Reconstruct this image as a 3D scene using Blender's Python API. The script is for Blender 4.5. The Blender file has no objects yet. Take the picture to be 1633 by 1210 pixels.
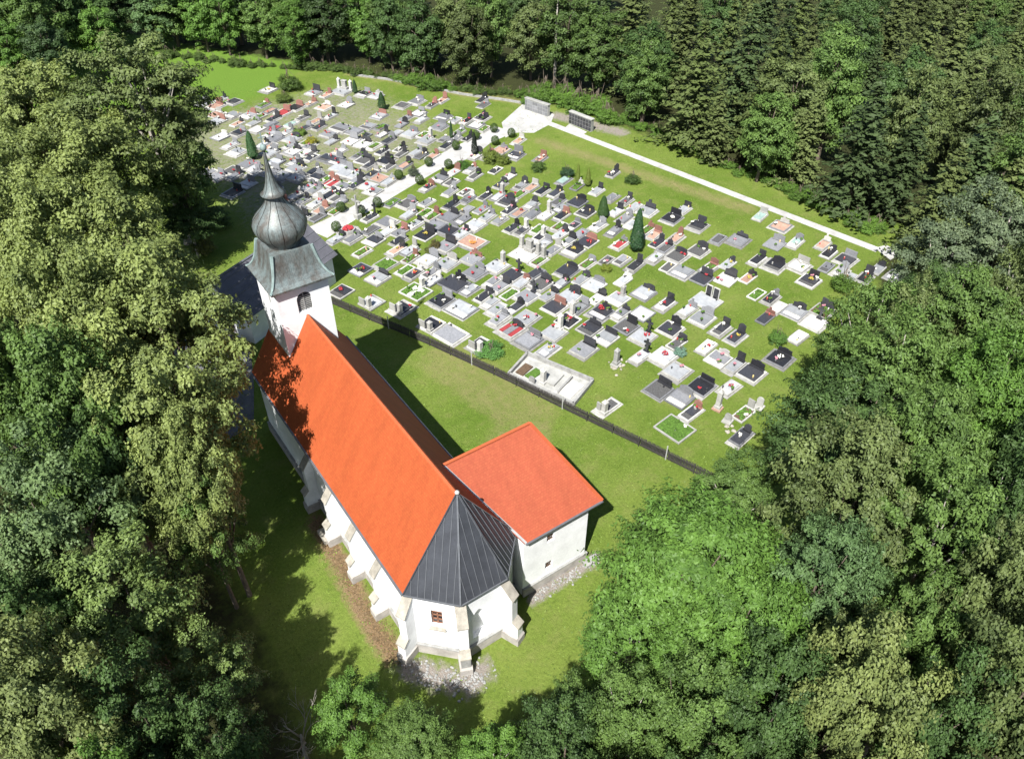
import bpy, math, random
import numpy as np
from mathutils import Vector, Matrix

# ---------------------------------------------------------------- camera, sky, sun, exposure
SC = bpy.context.scene
COL = SC.collection
rnd = random.Random(7)
PW, PH, FPX = 1633.0, 1210.0, 1250.0
YAW, PITCH = 0.605, 0.712
CAM = np.array([-14.10, -25.88, 46.44])
FW = np.array([math.sin(YAW)*math.cos(PITCH), math.cos(YAW)*math.cos(PITCH), -math.sin(PITCH)])
RT = np.cross(FW, [0, 0, 1]); RT /= np.linalg.norm(RT)
UP = np.cross(RT, FW)
cd = bpy.data.cameras.new('camera'); cam = bpy.data.objects.new('camera', cd); COL.objects.link(cam)
cd.sensor_width = 36.0; cd.lens = FPX/PW*36.0; cd.clip_start = 0.5; cd.clip_end = 6000
M = Matrix(((RT[0], UP[0], -FW[0], CAM[0]), (RT[1], UP[1], -FW[1], CAM[1]), (RT[2], UP[2], -FW[2], CAM[2]), (0, 0, 0, 1)))
cam.matrix_world = M
SC.camera = cam

SUN = Vector((0.635, 0.44, -1.0)).normalized()       # the way the light travels (from the shadows of ridge and tower)
w = bpy.data.worlds.new('World'); SC.world = w; w.use_nodes = True
nt = w.node_tree; bg = nt.nodes['Background']
sky = nt.nodes.new('ShaderNodeTexSky'); sky.sky_type = 'NISHITA'; sky.sun_disc = False
sky.sun_elevation = math.asin(-SUN.z); sky.sun_rotation = math.atan2(-SUN.x, -SUN.y)
nt.links.new(sky.outputs[0], bg.inputs[0]); bg.inputs[1].default_value = 0.06
sl = bpy.data.lights.new('sun', 'SUN'); sl.energy = 5.0; sl.angle = math.radians(0.5); sl.color = (1.0, 0.97, 0.92)
so = bpy.data.objects.new('sun', sl); COL.objects.link(so)
so.rotation_euler = SUN.to_track_quat('-Z', 'Y').to_euler(); so.location = (-60, -60, 120)
SC.view_settings.view_transform = 'Standard'; SC.view_settings.look = 'None'
SC.view_settings.exposure = 1.05; SC.view_settings.gamma = 1.0

# ---------------------------------------------------------------- photo pixel <-> place
def ground_at(px, py, z=0.0):
    d = RT*(px-PW/2)/FPX + UP*(PH/2-py)/FPX + FW
    return CAM + d*((z-CAM[2])/d[2])
def to_px(p):
    d = np.asarray(p, float)-CAM; z = d@FW
    return PW/2+FPX*(d@RT)/z, PH/2-FPX*(d@UP)/z, z

# ---------------------------------------------------------------- materials
MATS = {}
def nodes_of(name):
    m = bpy.data.materials.new(name); m.use_nodes = True
    t = m.node_tree; b = t.nodes['Principled BSDF']
    MATS[name] = m
    return m, t, b
def N(t, typ, **kw):
    n = t.nodes.new(typ)
    for k, v in kw.items(): setattr(n, k, v)
    return n
def noise(t, scale, detail=4, rough=0.6, vec=None):
    n = N(t, 'ShaderNodeTexNoise'); n.inputs['Scale'].default_value = scale
    n.inputs['Detail'].default_value = detail; n.inputs['Roughness'].default_value = rough
    if vec is not None: t.links.new(vec, n.inputs['Vector'])
    return n
def ramp(t, fac, stops):
    r = N(t, 'ShaderNodeValToRGB'); e = r.color_ramp.elements
    while len(e) < len(stops): e.new(0.5)
    for i, (p, c) in enumerate(stops):
        e[i].position = p; e[i].color = (c[0], c[1], c[2], 1) if not isinstance(c, (int, float)) else (c, c, c, 1)
    t.links.new(fac, r.inputs[0])
    return r
def mix(t, fac, a, b, blend='MIX'):
    n = N(t, 'ShaderNodeMix', data_type='RGBA', blend_type=blend)
    for sock, v in ((n.inputs[0], fac), (n.inputs[6], a), (n.inputs[7], b)):
        if hasattr(v, 'is_output'): t.links.new(v, sock)
        elif isinstance(v, (int, float)): sock.default_value = v
        else: sock.default_value = (v[0], v[1], v[2], 1)
    return n.outputs[2]
def bump(t, b, h, strength, dist=0.05):
    n = N(t, 'ShaderNodeBump'); n.inputs['Strength'].default_value = strength; n.inputs['Distance'].default_value = dist
    t.links.new(h, n.inputs['Height']); t.links.new(n.outputs[0], b.inputs['Normal'])
def plain(name, c, rough=0.7, var=0.25, scale=2.0, bmp=0.2, spec=0.3, perobj=0.0):
    """a surface with blotches and grain"""
    m, t, b = nodes_of(name)
    tc = N(t, 'ShaderNodeTexCoord'); v = tc.outputs['Object']
    n1 = noise(t, scale, 5, 0.65, v); n2 = noise(t, scale*14, 3, 0.6, v)
    lo = [x*(1-var) for x in c]; hi = [min(1, x*(1+var*0.7)) for x in c]
    c1 = ramp(t, n1.outputs[0], [(0.3, lo), (0.7, hi)]).outputs[0]
    g = ramp(t, n2.outputs[0], [(0.3, 1-var*0.6), (0.7, 1.0)]).outputs[0]
    o = mix(t, 1.0, c1, g, 'MULTIPLY')
    if perobj:
        oi = N(t, 'ShaderNodeObjectInfo')
        o = mix(t, 1.0, o, ramp(t, oi.outputs['Random'], [(0, 1-perobj), (1, 1+perobj*0.4)]).outputs[0], 'MULTIPLY')
    t.links.new(o, b.inputs['Base Color']); b.inputs['Roughness'].default_value = rough
    b.inputs['Specular IOR Level'].default_value = spec
    if bmp: bump(t, b, n2.outputs[0], bmp, 0.02)
    return m

plain('plaster', (0.78, 0.79, 0.80), 0.85, 0.15, 0.5, 0.25)
plain('sandstone', (0.36, 0.335, 0.285), 0.9, 0.35, 1.5, 0.6)
plain('plinth_stone', (0.38, 0.355, 0.33), 0.9, 0.3, 1.2, 0.6)
plain('grey_stone', (0.30, 0.30, 0.29), 0.9, 0.35, 2.0, 0.6)
plain('concrete', (0.36, 0.36, 0.34), 0.85, 0.25, 1.0, 0.3, perobj=0.2)
plain('white_stone', (0.48, 0.475, 0.45), 0.7, 0.28, 1.5, 0.2, perobj=0.4)
plain('apron_concrete', (0.33, 0.325, 0.305), 0.85, 0.38, 1.6, 0.3, perobj=0.45)
plain('path_concrete', (0.42, 0.415, 0.40), 0.85, 0.28, 0.5, 0.2)
plain('grey_granite', (0.23, 0.235, 0.25), 0.35, 0.25, 6, 0.05, 0.5, perobj=0.35)
plain('black_granite', (0.045, 0.046, 0.053), 0.22, 0.3, 8, 0.02, 0.5, perobj=0.5)
plain('pale_marble', (0.35, 0.365, 0.38), 0.4, 0.2, 2, 0.05, 0.5, perobj=0.45)
plain('red_granite', (0.26, 0.13, 0.105), 0.35, 0.25, 6, 0.05, 0.5, perobj=0.3)
plain('terracotta', (0.40, 0.25, 0.19), 0.8, 0.25, 3, 0.4, perobj=0.25)
plain('red_gravel', (0.33, 0.045, 0.05), 0.9, 0.4, 9, 0.8)
plain('white_gravel', (0.62, 0.60, 0.56), 0.9, 0.25, 9, 0.8)
plain('dark_gravel', (0.10, 0.10, 0.10), 0.9, 0.5, 9, 0.8)
plain('brown_soil', (0.12, 0.08, 0.05), 0.95, 0.4, 5, 0.8)
plain('teal_stone', (0.26, 0.36, 0.33), 0.5, 0.2, 3, 0.1)
plain('dark_wood', (0.05, 0.045, 0.045), 0.8, 0.35, 3, 0.4)
plain('brown_wood', (0.13, 0.08, 0.05), 0.8, 0.35, 3, 0.4)
plain('grey_metal', (0.42, 0.42, 0.42), 0.45, 0.15, 2, 0.05, 0.5)
plain('dark_glass', (0.02, 0.022, 0.026), 0.12, 0.2, 2, 0, 0.6)
plain('brick_infill', (0.27, 0.13, 0.08), 0.9, 0.3, 6, 0.5)
plain('red_flower', (0.36, 0.035, 0.045), 0.7, 0.3, 12, 0)
plain('pink_flower', (0.45, 0.20, 0.24), 0.7, 0.3, 12, 0)
plain('yellow_flower', (0.42, 0.34, 0.07), 0.7, 0.3, 12, 0)
plain('white_flower', (0.72, 0.70, 0.62), 0.7, 0.2, 12, 0)
plain('orange_flower', (0.62, 0.24, 0.05), 0.7, 0.3, 12, 0)
plain('lantern_red', (0.42, 0.04, 0.03), 0.3, 0.2, 5, 0, 0.5)
plain('gilt', (0.55, 0.42, 0.16), 0.35, 0.2, 5, 0, 0.6)
plain('bark', (0.13, 0.105, 0.08), 0.95, 0.4, 3, 0.9)
plain('pale_bark', (0.36, 0.33, 0.29), 0.95, 0.3, 3, 0.7)
plain('asphalt', (0.13, 0.13, 0.135), 0.9, 0.3, 1, 0.4)
plain('planted_green', (0.085, 0.17, 0.025), 0.9, 0.45, 5, 0.9)

# roofs
def roof_tile(name, c, wear):
    m, t, b = nodes_of(name)
    tc = N(t, 'ShaderNodeTexCoord'); v = tc.outputs['UV']
    br = N(t, 'ShaderNodeTexBrick'); t.links.new(v, br.inputs['Vector'])
    br.inputs['Color1'].default_value = (*c, 1); br.inputs['Color2'].default_value = (c[0]*0.93, c[1]*0.86, c[2]*0.9, 1)
    br.inputs['Mortar'].default_value = (c[0]*0.84, c[1]*0.76, c[2]*0.76, 1)
    br.inputs['Scale'].default_value = 1.0; br.inputs['Mortar Size'].default_value = 0.012
    br.inputs['Brick Width'].default_value = 0.22; br.inputs['Row Height'].default_value = 0.17
    mpv = N(t, 'ShaderNodeMapping'); t.links.new(v, mpv.inputs[0]); mpv.inputs['Scale'].default_value = (1.6, 0.35, 1)
    n = noise(t, 0.5, 7, 0.75, mpv.outputs[0]); n2 = noise(t, 5.0, 3, 0.6, v)
    o = mix(t, 1.0, br.outputs['Color'], ramp(t, n.outputs[0], [(0.3, 1-wear), (0.68, 1.0)]).outputs[0], 'MULTIPLY')
    o = mix(t, 1.0, o, ramp(t, n2.outputs[0], [(0.25, 0.88), (0.7, 1.03)]).outputs[0], 'MULTIPLY')
    t.links.new(o, b.inputs['Base Color']); b.inputs['Roughness'].default_value = 0.75
    b.inputs['Specular IOR Level'].default_value = 0.25
    bump(t, b, br.outputs['Fac'], -0.2, 0.02)
roof_tile('nave_tiles', (0.415, 0.094, 0.029), 0.28)
roof_tile('sacristy_tiles', (0.385, 0.095, 0.046), 0.25)
plain('ridge_tile', (0.40, 0.095, 0.035), 0.75, 0.15, 2, 0.2)
plain('dark_sheet', (0.050, 0.054, 0.064), 0.42, 0.25, 0.7, 0.05, 0.5)
plain('sheet_seam', (0.115, 0.122, 0.135), 0.4, 0.2, 2, 0.02, 0.5)
plain('grey_sheet', (0.105, 0.105, 0.12), 0.5, 0.3, 0.8, 0.1, 0.4)

def copper():
    m, t, b = nodes_of('copper')
    tc = N(t, 'ShaderNodeTexCoord')
    mp = N(t, 'ShaderNodeMapping'); t.links.new(tc.outputs['Object'], mp.inputs[0]); mp.inputs['Scale'].default_value = (1.6, 1.6, 0.45)
    n = noise(t, 1.1, 6, 0.65, mp.outputs[0]); n2 = noise(t, 9, 4, 0.6, mp.outputs[0])
    g = mix(t, ramp(t, n2.outputs[0], [(0.35, 0), (0.7, 1)]).outputs[0], (0.110, 0.140, 0.142), (0.195, 0.232, 0.230))
    br = mix(t, ramp(t, n2.outputs[0], [(0.3, 0), (0.7, 1)]).outputs[0], (0.050, 0.047, 0.042), (0.115, 0.106, 0.094))
    f = ramp(t, n.outputs[0], [(0.36, 1), (0.64, 0)]).outputs[0]
    o = mix(t, f, g, br)
    t.links.new(o, b.inputs['Base Color']); b.inputs['Roughness'].default_value = 0.5; b.inputs['Metallic'].default_value = 0.15
    bump(t, b, n2.outputs[0], 0.2, 0.02)
copper()
plain('verdigris', (0.22, 0.29, 0.28), 0.6, 0.3, 2, 0.2)
plain('dark_copper', (0.045, 0.045, 0.042), 0.5, 0.4, 2, 0.1)

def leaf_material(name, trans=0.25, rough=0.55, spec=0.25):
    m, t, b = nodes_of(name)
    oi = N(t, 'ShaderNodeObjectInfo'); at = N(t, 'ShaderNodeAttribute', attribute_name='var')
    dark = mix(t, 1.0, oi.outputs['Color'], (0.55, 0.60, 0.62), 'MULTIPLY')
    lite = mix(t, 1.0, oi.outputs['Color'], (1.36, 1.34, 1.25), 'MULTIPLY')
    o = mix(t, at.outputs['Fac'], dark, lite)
    t.links.new(o, b.inputs['Base Color']); b.inputs['Roughness'].default_value = rough; b.inputs['Specular IOR Level'].default_value = spec
    tr = N(t, 'ShaderNodeBsdfTranslucent'); t.links.new(mix(t, 1.0, o, (1.25, 1.2, 0.55), 'MULTIPLY'), tr.inputs[0])
    mx = N(t, 'ShaderNodeMixShader'); mx.inputs[0].default_value = trans
    t.links.new(b.outputs[0], mx.inputs[1]); t.links.new(tr.outputs[0], mx.inputs[2])
    t.links.new(mx.outputs[0], t.nodes['Material Output'].inputs[0])
leaf_material('leaves')
leaf_material('needles', 0.10, 0.6, 0.2)

def ground_material():
    m, t, b = nodes_of('grass_ground')
    tc = N(t, 'ShaderNodeTexCoord'); v = tc.outputs['Object']
    n1 = noise(t, 0.10, 6, 0.6, v); n2 = noise(t, 0.55, 5, 0.65, v); n3 = noise(t, 4.5, 4, 0.7, v); n4 = noise(t, 22, 2, 0.6, v)
    c = mix(t, ramp(t, n1.outputs[0], [(0.35, 0), (0.65, 1)]).outputs[0], (0.118, 0.190, 0.026), (0.190, 0.252, 0.050))
    c = mix(t, ramp(t, n2.outputs[0], [(0.50, 0), (0.75, 0.75)]).outputs[0], c, (0.225, 0.245, 0.075))
    c = mix(t, ramp(t, n2.outputs[0], [(0.25, 0.7), (0.42, 0)]).outputs[0], c, (0.085, 0.145, 0.017))
    c = mix(t, 1.0, c, ramp(t, n3.outputs[0], [(0.3, 0.74), (0.7, 1.12)]).outputs[0], 'MULTIPLY')
    c = mix(t, 1.0, c, ramp(t, n4.outputs[0], [(0.3, 0.78), (0.7, 1.08)]).outputs[0], 'MULTIPLY')
    def layer(c, attr, colA, colB, sc, edge=0.22):
        a = N(t, 'ShaderNodeAttribute', attribute_name=attr)
        nn = noise(t, sc, 4, 0.7, v)
        ad = N(t, 'ShaderNodeMath', operation='ADD'); t.links.new(a.outputs['Fac'], ad.inputs[0]); t.links.new(nn.outputs[0], ad.inputs[1])
        f = ramp(t, ad.outputs[0], [(0.5+0.25-edge, 0), (0.5+0.25+edge, 1)])
        sm = N(t, 'ShaderNodeMath', operation='MULTIPLY'); t.links.new(f.outputs[0], sm.inputs[0])
        # nothing where the attribute is zero
        st = ramp(t, a.outputs['Fac'], [(0.0, 0), (0.12, 1)]); t.links.new(st.outputs[0], sm.inputs[1])
        nn2 = noise(t, sc*7, 4, 0.75, v)
        col = mix(t, ramp(t, nn2.outputs[0], [(0.35, 0), (0.65, 1)]).outputs[0], colA, colB)
        return mix(t, sm.outputs[0], c, col)
    c = layer(c, 'meadow', (0.098, 0.190, 0.024), (0.140, 0.225, 0.036), 0.6, 0.3)
    c = layer(c, 'wear', (0.22, 0.19, 0.09), (0.24, 0.23, 0.09), 0.9, 0.35)
    c = layer(c, 'litter', (0.17, 0.11, 0.06), (0.30, 0.22, 0.13), 1.6)
    c = layer(c, 'pebbles', (0.19, 0.165, 0.14), (0.34, 0.305, 0.275), 1.8)
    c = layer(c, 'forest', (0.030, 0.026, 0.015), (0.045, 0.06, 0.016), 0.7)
    t.links.new(c, b.inputs['Base Color']); b.inputs['Roughness'].default_value = 0.95; b.inputs['Specular IOR Level'].default_value = 0.1
    s = N(t, 'ShaderNodeMath', operation='ADD'); t.links.new(n3.outputs[0], s.inputs[0]); t.links.new(n4.outputs[0], s.inputs[1])
    bump(t, b, s.outputs[0], 0.9, 0.12)
ground_material()

# ---------------------------------------------------------------- mesh helpers
class MB:
    def __init__(s): s.v = []; s.f = []
    def add(s, vs, fs):
        o = len(s.v); s.v.extend([tuple(map(float, p)) for p in vs]); s.f.extend([tuple(i+o for i in f) for f in fs]); return s
    def box(s, x0, x1, y0, y1, z0, z1, ch=0.0):
        if ch <= 0:
            vs = [(x0, y0, z0), (x1, y0, z0), (x1, y1, z0), (x0, y1, z0), (x0, y0, z1), (x1, y0, z1), (x1, y1, z1), (x0, y1, z1)]
            return s.add(vs, [(3, 2, 1, 0), (4, 5, 6, 7), (0, 1, 5, 4), (1, 2, 6, 5), (2, 3, 7, 6), (3, 0, 4, 7)])
        c = ch
        def ring(a, z): return [(x0+a, y0+a, z), (x1-a, y0+a, z), (x1-a, y1-a, z), (x0+a, y1-a, z)]
        vs = ring(0, z0)+ring(0, z1-c)+ring(c, z1)
        fs = [(3, 2, 1, 0), (8, 9, 10, 11)]
        for k in (0, 4):
            for i in range(4): fs.append((k+i, k+(i+1) % 4, k+4+(i+1) % 4, k+4+i))
        return s.add(vs, fs)
    def prism(s, pts, z0, z1):
        n = len(pts)
        a = sum(pts[i][0]*pts[(i+1) % n][1]-pts[(i+1) % n][0]*pts[i][1] for i in range(n))
        if a < 0: pts = pts[::-1]
        vs = [(p[0], p[1], z0) for p in pts]+[(p[0], p[1], z1) for p in pts]
        fs = [tuple(range(n-1, -1, -1)), tuple(range(n, 2*n))]+[(i, (i+1) % n, n+(i+1) % n, n+i) for i in range(n)]
        return s.add(vs, fs)
    def plate(s, pts, th):
        """a planar polygon (3D) with thickness th below it along its normal"""
        P = [Vector(p) for p in pts]; nrm = Vector((0, 0, 0))
        for i in range(len(P)):
            nrm += (P[i]-P[0]).cross(P[(i+1) % len(P)]-P[0])
        nrm.normalize()
        if nrm.z < 0: nrm = -nrm; P = P[::-1]
        n = len(P); Q = [p-nrm*th for p in P]
        fs = [tuple(range(n)), tuple(range(2*n-1, n-1, -1))]+[(i, n+i, n+(i+1) % n, (i+1) % n) for i in range(n)]
        return s.add(P+Q, fs)
    def bar(s, a, b, wd, ht, up=(0, 0, 1)):
        a = Vector(a); b = Vector(b); d = (b-a).normalized(); u = Vector(up)
        r = d.cross(u).normalized(); u = r.cross(d)
        vs = []
        for p in (a, b):
            for i, j in ((-1, 0), (1, 0), (1, 1), (-1, 1)): vs.append(p+r*(i*wd/2)+u*(j*ht))
        return s.add(vs, [(0, 1, 2, 3), (7, 6, 5, 4), (0, 4, 5, 1), (1, 5, 6, 2), (2, 6, 7, 3), (3, 7, 4, 0)])
    def tube(s, pts, rad, n=6):
        P = [Vector(p) for p in pts]; o = len(s.v)
        for k, p in enumerate(P):
            d = (P[min(k+1, len(P)-1)]-P[max(k-1, 0)]).normalized()
            a = d.orthogonal().normalized() if abs(d.z) < 0.99 else Vector((1, 0, 0))
            a = (a-d*a.dot(d)).normalized(); b = d.cross(a)
            for i in range(n):
                t = 2*math.pi*i/n; s.v.append(tuple(p+(a*math.cos(t)+b*math.sin(t))*rad[k]))
        for k in range(len(P)-1):
            for i in range(n):
                s.f.append((o+k*n+i, o+k*n+(i+1) % n, o+(k+1)*n+(i+1) % n, o+(k+1)*n+i))
        s.f.append(tuple(o+i for i in range(n))[::-1]); s.f.append(tuple(o+(len(P)-1)*n+i for i in range(n)))
        return s
    def lathe(s, prof, n=16, cx=0, cy=0, caps=True):
        o = len(s.v)
        for r, z in prof:
            for i in range(n):
                t = 2*math.pi*i/n; s.v.append((cx+r*math.cos(t), cy+r*math.sin(t), z))
        for k in range(len(prof)-1):
            for i in range(n): s.f.append((o+k*n+i, o+k*n+(i+1) % n, o+(k+1)*n+(i+1) % n, o+(k+1)*n+i))
        if caps:
            s.f.append(tuple(o+i for i in range(n))[::-1]); s.f.append(tuple(o+(len(prof)-1)*n+i for i in range(n)))
        return s
    def blob(s, cx, cy, cz, r, rz=None, rg=None, jit=0.25):
        rz = rz or r; rg = rg or rnd
        prof = [(0.05, -1), (0.75, -0.55), (1, 0.05), (0.7, 0.7), (0.05, 1)]; n = 6; o = len(s.v)
        for a, z in prof:
            for i in range(n):
                t = 2*math.pi*(i+0.5*(z > 0))/n; k = 1+rg.uniform(-jit, jit)
                s.v.append((cx+r*a*k*math.cos(t), cy+r*a*k*math.sin(t), cz+rz*z))
        for k in range(4):
            for i in range(n): s.f.append((o+k*n+i, o+k*n+(i+1) % n, o+(k+1)*n+(i+1) % n, o+(k+1)*n+i))
        return s
    def mesh(s, name, mat, smooth=False, uv=None):
        me = bpy.data.meshes.new(name); me.from_pydata(s.v, [], s.f); me.materials.append(MATS[mat])
        if smooth: me.polygons.foreach_set('use_smooth', [True]*len(me.polygons))
        if uv is not None:
            l = me.uv_layers.new(name='uv'); vi = [0]*len(me.loops); me.loops.foreach_get('vertex_index', vi)
            flat = []
            for i in vi: flat.extend(uv(Vector(s.v[i])))
            l.data.foreach_set('uv', flat)
        me.update(); return me

def obj(name, me, parent=None, loc=None, rz=None):
    o = bpy.data.objects.new(name, me); COL.objects.link(o)
    if parent is not None: o.parent = parent
    if loc is not None: o.location = loc
    if rz is not None: o.rotation_euler = (0, 0, rz)
    return o
def tag(o, label, cat, group=None):
    o['label'] = label; o['category'] = cat
    if group: o['group'] = group
    nw = len(label.split())
    if nw < 4 or nw > 16: print('LABEL LENGTH', nw, label)
    return o
def thing(name, label, cat, loc=(0, 0, 0), rz=0, group=None):
    o = obj(name, None, None, loc, rz); o.empty_display_size = 0.3
    return tag(o, label, cat, group)
def ordinal(i):
    return f"{i}{'th' if 10 <= i % 100 <= 20 else {1: 'st', 2: 'nd', 3: 'rd'}.get(i % 10, 'th')}"

# ---------------------------------------------------------------- ground
PA = np.array([53.3, 62.2]); PB = np.array([63.3, 11.2])         # the long white path, both ends
n1 = np.array([0.981, 0.192])
E2 = np.array([37.0, 97.0])
def beyond(x, y):
    """metres beyond the wood's edge on the right-hand side (0 inside the cemetery)"""
    return (x-PA[0])*n1[0]+(y-PA[1])*n1[1]-7.0
def sm(a): return np.clip(a, 0, 1)**2*(3-2*np.clip(a, 0, 1))
def terrain(x, y):
    d = beyond(x, y)
    z = -0.17*np.clip(d, 0, 140)*sm(d/25.0)
    dl = np.maximum(-(x+24.0), 0)
    return z - 0.05*np.clip(dl, 0, 60)*sm(dl/15.0)

def axis(lo, hi, step, far):
    core = list(np.arange(lo, hi+1e-6, step)); a = []; d = step; x = hi
    while x < far: d *= 1.35; x += d; a.append(x)
    b = []; d = step; x = lo
    while x > -far: d *= 1.35; x -= d; b.append(x)
    return np.array(b[::-1]+core+a)
gx = axis(-40, 84, 0.8, 2500); gy = axis(-42, 132, 0.8, 2500)
X, Y = np.meshgrid(gx, gy); Z = terrain(X, Y)
me = bpy.data.meshes.new('ground')
nx, ny = len(gx), len(gy)
V = np.stack([X, Y, Z], -1).reshape(-1, 3)
ii = np.arange(nx*ny).reshape(ny, nx)
F = np.stack([ii[:-1, :-1], ii[:-1, 1:], ii[1:, 1:], ii[1:, :-1]], -1).reshape(-1, 4)
def fill_mesh(me, V, F):
    me.vertices.add(len(V)); me.vertices.foreach_set('co', np.asarray(V, np.float32).ravel())
    k = F.shape[1]
    me.loops.add(F.size); me.loops.foreach_set('vertex_index', np.asarray(F, np.int32).ravel())
    me.polygons.add(len(F)); me.polygons.foreach_set('loop_start', np.arange(0, F.size, k, dtype=np.int32))
    me.update(calc_edges=True)
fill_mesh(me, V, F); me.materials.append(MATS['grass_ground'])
me.polygons.foreach_set('use_smooth', [True]*len(F))
def attr(me, name, vals):
    a = me.attributes.new(name, 'FLOAT', 'POINT'); a.data.foreach_set('value', np.asarray(vals, np.float32).ravel())
def seg_dist(X, Y, pts):
    d = np.full(X.shape, 1e9)
    for (ax, ay), (bx, by) in zip(pts[:-1], pts[1:]):
        ex, ey = bx-ax, by-ay; t = np.clip(((X-ax)*ex+(Y-ay)*ey)/(ex*ex+ey*ey), 0, 1)
        d = np.minimum(d, np.hypot(X-ax-t*ex, Y-ay-t*ey))
    return d
px_edge = [tuple(ground_at(a, b)[:2]) for a, b in ((560, 118), (620, 126), (680, 138), (740, 150), (800, 158), (836, 163))]
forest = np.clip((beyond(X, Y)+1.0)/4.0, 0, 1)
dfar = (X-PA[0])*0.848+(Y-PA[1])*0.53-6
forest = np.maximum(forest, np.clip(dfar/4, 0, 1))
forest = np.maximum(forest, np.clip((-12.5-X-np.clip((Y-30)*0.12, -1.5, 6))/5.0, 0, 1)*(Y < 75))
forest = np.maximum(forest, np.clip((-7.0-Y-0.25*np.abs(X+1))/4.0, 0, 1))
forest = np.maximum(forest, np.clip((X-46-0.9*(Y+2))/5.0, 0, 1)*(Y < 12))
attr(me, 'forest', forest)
lit = np.clip(1.0-seg_dist(X, Y, [(-4.9, 13.5), (-5.0, 9), (-5.4, 3), (-5.2, 0.5)])/0.75, 0, 0.9)
attr(me, 'litter', lit)
peb = np.clip(1.0-seg_dist(X, Y, [(-4.9, -0.8), (-3.5, -2.8), (-2.2, -4.0), (-1.2, -3.8)])/0.95, 0, 0.85)
peb = np.maximum(peb, np.clip(0.9-seg_dist(X, Y, [(4.5, -1.2), (10.2, -1.4)])/0.55, 0, 1))
peb = np.maximum(peb, np.clip(0.8-seg_dist(X, Y, [(56, 64), (60, 54)])/2.2, 0, 1))
pv = 0.26*np.clip((Y-48-0.45*(X-8))/6, 0, 1)*np.clip((96-Y)/6, 0, 1)*np.clip((44-X-0.1*(Y-60))/8, 0, 1)*np.clip((X-5)/5, 0, 1)
peb = np.maximum(peb, pv)
attr(me, 'pebbles', peb)
we = np.clip(0.42-seg_dist(X, Y, [(49, 58), (52, 48), (55.5, 36), (58, 28)])/3.4, 0, 0.42)
we = np.maximum(we, np.clip(0.5-seg_dist(X, Y, [(9, 8), (15, 14), (13, 24)])/6.0, 0, 0.20))
we = np.maximum(we, np.clip(0.75-seg_dist(X, Y, px_edge)/1.6, 0, 0.7))
attr(me, 'wear', we)
md = np.clip((Y-93-0.9*np.maximum(X-22, 0))/10, 0, 1)
attr(me, 'meadow', md)
go = obj('ground', me); go['kind'] = 'structure'

# paths
def px_poly(pts, z=0): return [tuple(ground_at(a, b, z)[:2]) for a, b in pts]
def structure(name, pts, z0, z1, mat):
    o = obj(name, MB().prism(pts, z0, z1).mesh(name, mat)); o['kind'] = 'structure'; return o
def ribbon(c, wd):
    L, Rr = [], []
    for i, p in enumerate(c):
        a = np.array(c[max(i-1, 0)]); b = np.array(c[min(i+1, len(c)-1)]); d = (b-a)/np.linalg.norm(b-a); n = np.array([-d[1], d[0]])
        k = wd[i] if isinstance(wd, (list, tuple)) else wd
        L.append(tuple(np.array(p)+n*k/2)); Rr.append(tuple(np.array(p)-n*k/2))
    return L+Rr[::-1]
structure('long_path', ribbon(px_poly([(868, 194), (1090, 279), (1260, 345), (1400, 399)]), 1.15), -0.05, 0.035, 'path_concrete')
structure('path_landing', px_poly([(1395, 396), (1413, 391), (1436, 404), (1420, 415)]), -0.05, 0.045, 'path_concrete')
structure('plaza', px_poly([(800, 196), (836, 164), (884, 183), (878, 198), (852, 212), (822, 212), (806, 220)]), -0.05, 0.030, 'path_concrete')
structure('columbarium_pad', px_poly([(898, 207), (908, 198), (936, 211), (926, 218)]), -0.05, 0.040, 'path_concrete')
structure('bush_path', ribbon(px_poly([(505, 372), (560, 342), (640, 296), (690, 266), (735, 244), (770, 224), (804, 206)]), [3.6, 2.5, 2.3, 2.6, 4.2, 2.8, 3.6]), -0.05, 0.022, 'path_concrete')
structure('asphalt_yard', [(-7.5, 25.5), (-4.9, 26.0), (-3.0, 31.0), (-1.5, 35.8), (-2.4, 46), (-8, 50), (-10, 40), (-9, 30)], -0.05, 0.012, 'asphalt')
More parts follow.
